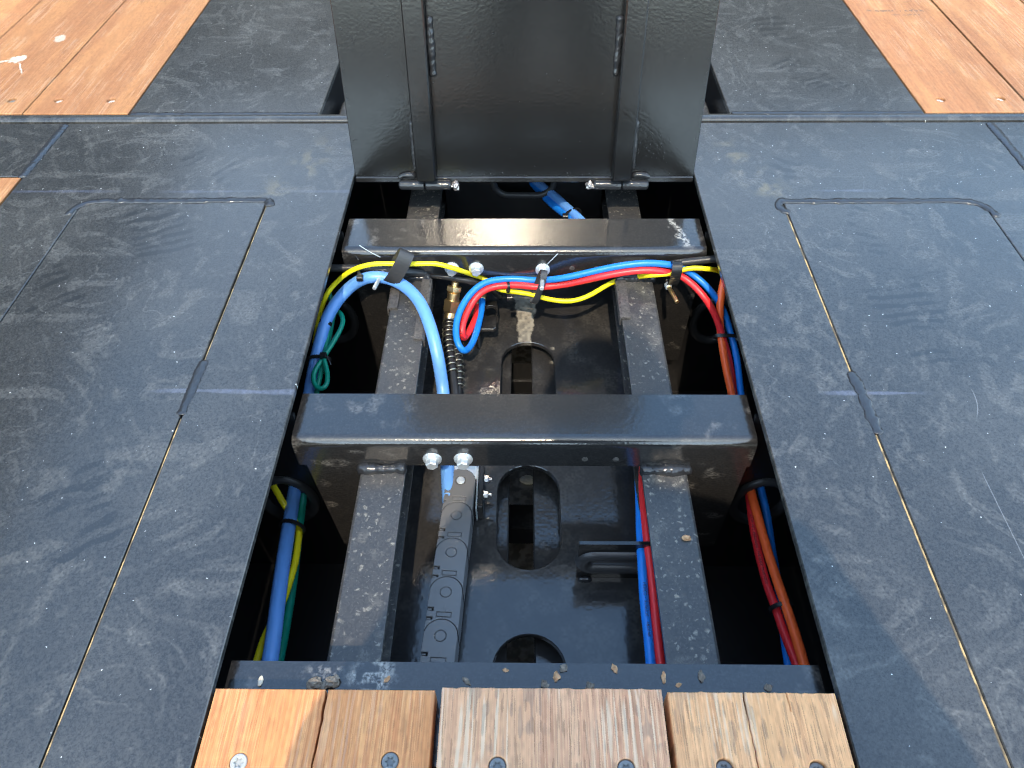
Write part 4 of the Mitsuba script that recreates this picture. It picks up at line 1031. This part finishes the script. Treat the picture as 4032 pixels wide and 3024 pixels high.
BZ = -0.028
for x, y, L, W, a, mat, lab in (
        (0.033, 0.294, 0.0105, 0.0038, 1.4, "dry_leaf", "reddish brown dry husk on the front beam, left of the pale husk"),
        (0.093, 0.3025, 0.0095, 0.0034, 2.0, "dry_leaf", "pale tan dry husk on the rear edge of the front beam"),
        (0.142, 0.294, 0.0115, 0.0036, 1.5, "dry_leaf", "red brown pointed husk on the front beam above the gap between planks"),
        (0.156, 0.2865, 0.0065, 0.0022, 0.3, "dry_leaf", "tiny brown husk on the front beam just right of the gap between planks"),
        (0.041, 0.3025, 0.0095, 0.0042, 0.9, "grey_leaf", "grey crumpled leaf bit at the rear edge of the front beam"),
        (0.021, 0.2855, 0.0100, 0.0044, 1.9, "grey_leaf", "grey brown curled leaf bit touching the middle plank"),
        (0.067, 0.2845, 0.0090, 0.0050, 0.4, "grey_leaf", "broad grey brown leaf bit against the middle plank, right of the curled one"),
        (0.180, 0.2955, 0.0125, 0.0040, 1.5, "grey_leaf", "dark grey leaf scrap on the front beam behind the right plank"),
        (0.245, 0.2845, 0.0080, 0.0045, 0.2, "grey_leaf", "dark curled scrap on the front beam near its right end"),
        (-0.0575, 0.2885, 0.0110, 0.0030, -0.7, "grey_leaf", "dark brown fibre scrap on the front beam behind the middle plank's left corner"),
        (-0.138, 0.2900, 0.0075, 0.0026, 0.9, "dry_leaf", "small brown scrap on the front beam behind the left plank"),
        (-0.018, 0.3000, 0.0062, 0.0022, -0.1, "dry_leaf", "small red scrap on the front beam behind the middle plank")):
    k = thing("dry_husk", lab, "leaf bit")
    single(k, husk((x, y, BZ + 0.0002), L * 1.12, W, a, int(abs(x) * 9000) + 1), mat, True)
for i, (x, y, r, lab) in enumerate(((-0.2100, 0.2850, 0.0058, "crumbly dark clod of dirt on the front beam beside the split left plank"), (-0.1925, 0.2865, 0.0062, "dark clod of dirt on the front beam at the left plank's split"), (-0.2005, 0.2825, 0.0042, "smallest dark crumb between the two dirt clods"))):
    k = thing("dirt_clod", lab, "dirt clod")
    single(k, lump((x, y, BZ + r * 0.45), r, 400 + i, (1.1, 1.0, 0.7), 0.75, 3), "grey_leaf", True)
k = thing("pebble", "tan pebble lying on the right rail", "stone")
single(k, lump((0.202, 0.488, -0.0825), 0.0042, 12, (1.25, 0.85, 0.75), 0.45, 3), "dry_leaf", True)
k = thing("paint_chip", "white paint chip lying at the left end of the front beam", "paint chip")
single(k, lump((-0.266, 0.2870, BZ + 0.001), 0.0036, 15, (0.7, 1.4, 0.35), 0.5, 2), "stone", True)

# ------------------------------------------------------------------ the person taking the picture: throws the shadow over the near half
def chain(bones, pitch=0.012, rounds=8):
    """One continuous surface round a set of bones (a, ra, b, rb)."""
    import manifold3d as m3
    total = m3.Manifold()
    for a, ra, b, rb in bones:
        pa = trimesh.creation.icosphere(subdivisions=2, radius=ra).vertices + np.asarray(a)
        pb = trimesh.creation.icosphere(subdivisions=2, radius=rb).vertices + np.asarray(b)
        total += m3.Manifold.hull_points(np.vstack([pa, pb]))
    o = total.refine_to_length(pitch * 2).to_mesh()
    m = trimesh.Trimesh(o.vert_properties[:, :3], o.tri_verts)
    trimesh.smoothing.filter_taubin(m, iterations=rounds)
    return m


PX, PY = 0.075, -0.21


def P(x, y, z):
    return (PX + x, PY + y, z)


person = thing("person", "standing person in dark clothes holding a phone over the hatch, casting the soft shadow", "person")
head = [(P(0, 0.005, 1.215), 0.093, P(0, 0.02, 1.13), 0.070), (P(0, -0.015, 1.225), 0.098, P(0, 0.0, 1.20), 0.094), (P(0, 0.055, 1.10), 0.034, P(0, 0.03, 1.16), 0.065), (P(0, 0.09, 1.175), 0.012, P(0, 0.108, 1.155), 0.015),
        (P(-0.092, 0, 1.17), 0.018, P(-0.092, 0, 1.20), 0.02), (P(0.092, 0, 1.17), 0.018, P(0.092, 0, 1.20), 0.02), (P(0, -0.01, 1.10), 0.056, P(0, -0.03, 0.98), 0.062), (P(0, -0.03, 0.97), 0.07, P(0, -0.03, 0.85), 0.09)]
arms, sleeves, fingers = [], [], []
for s in (-1, 1):
    sh, el, wr = P(s * 0.165, -0.03, 0.875), P(s * 0.255, -0.02, 0.60), (s * 0.085, -0.045, 0.715)
    arms += [(el, 0.040, wr, 0.027), (sh, 0.05, el, 0.042)]
    sleeves += [(P(0, -0.03, 0.93), 0.07, sh, 0.068), (sh, 0.066, el, 0.058), (el, 0.056, tuple(np.array(el) * 0.55 + np.array(wr) * 0.45), 0.046)]
    palm = (s * 0.072, -0.028, 0.735)
    arms += [(wr, 0.027, palm, 0.026)]
    for q in range(4):
        base = np.array([s * (0.068 - 0.002 * q), -0.018 + 0.002 * q, 0.762 - 0.018 * q])
        knu = base + [-s * 0.018, 0.022 - 0.004 * q, -0.002]
        tip = knu + [-s * (0.014 - 0.002 * (q == 3)), 0.004, -0.004]
        arms += [(palm, 0.012, tuple(base), 0.0095), (tuple(base), 0.009, tuple(knu), 0.0085), (tuple(knu), 0.0085, tuple(tip), 0.007)]
    arms += [(palm, 0.014, (s * 0.058, -0.040, 0.752), 0.011), ((s * 0.058, -0.040, 0.752), 0.011, (s * 0.040, -0.036, 0.768), 0.009)]
part(person, "body", chain(head + arms, 0.006, 5), "skin", True, label="bare head, forearms and hands")
part(person, "hair", chain([(P(0, -0.025, 1.235), 0.100, P(0, 0.02, 1.262), 0.080), (P(0, -0.045, 1.20), 0.088, P(0, -0.03, 1.14), 0.074)], 0.008, 4), "hair", True)
part(person, "shirt", chain(sleeves + [(P(-0.085, -0.03, 0.84), 0.105, P(0.085, -0.03, 0.84), 0.105), (P(-0.07, -0.03, 0.84), 0.11, P(-0.10, -0.03, 0.44), 0.125), (P(0.07, -0.03, 0.84), 0.11, P(0.10, -0.03, 0.44), 0.125), (P(-0.07, -0.03, 0.62), 0.105, P(0.07, -0.03, 0.62), 0.105), (P(-0.075, -0.03, 0.40), 0.108, P(0.075, -0.03, 0.40), 0.108)], 0.012, 6), "shirt_cloth", True)
legs = []
for s in (-1, 1):
    legs += [(P(0, -0.03, 0.42), 0.10, P(s * 0.10, -0.03, 0.38), 0.098), (P(s * 0.10, -0.03, 0.38), 0.092, P(s * 0.165, -0.01, -0.02), 0.062), (P(s * 0.165, -0.01, -0.02), 0.062, P(s * 0.20, -0.05, -0.36), 0.050)]
part(person, "trousers", chain(legs, 0.012, 6), "trouser_cloth", True)
for s in (-1, 1):
    part(person, "shoe", chain([(P(s * 0.20, -0.08, -0.40), 0.046, P(s * 0.205, 0.03, -0.412), 0.038), (P(s * 0.205, 0.03, -0.412), 0.038, P(s * 0.21, 0.12, -0.42), 0.030)], 0.01, 4), "rubber", True)
phone = thing("mobile_phone", "dark mobile phone held level in both hands at the viewpoint", "phone")
c0 = CAM - FWD * 0.012
pm = box(-0.0365, 0.0365, -0.075, 0.075, -0.004, 0.004, 0.002)
M = np.eye(4)
M[:3, 0], M[:3, 1], M[:3, 2], M[:3, 3] = UP, RGT, -FWD, c0 - RGT * 0.0
pm.apply_transform(M)
trimesh.repair.fix_normals(pm)
single(phone, pm, "tie_plastic", False)
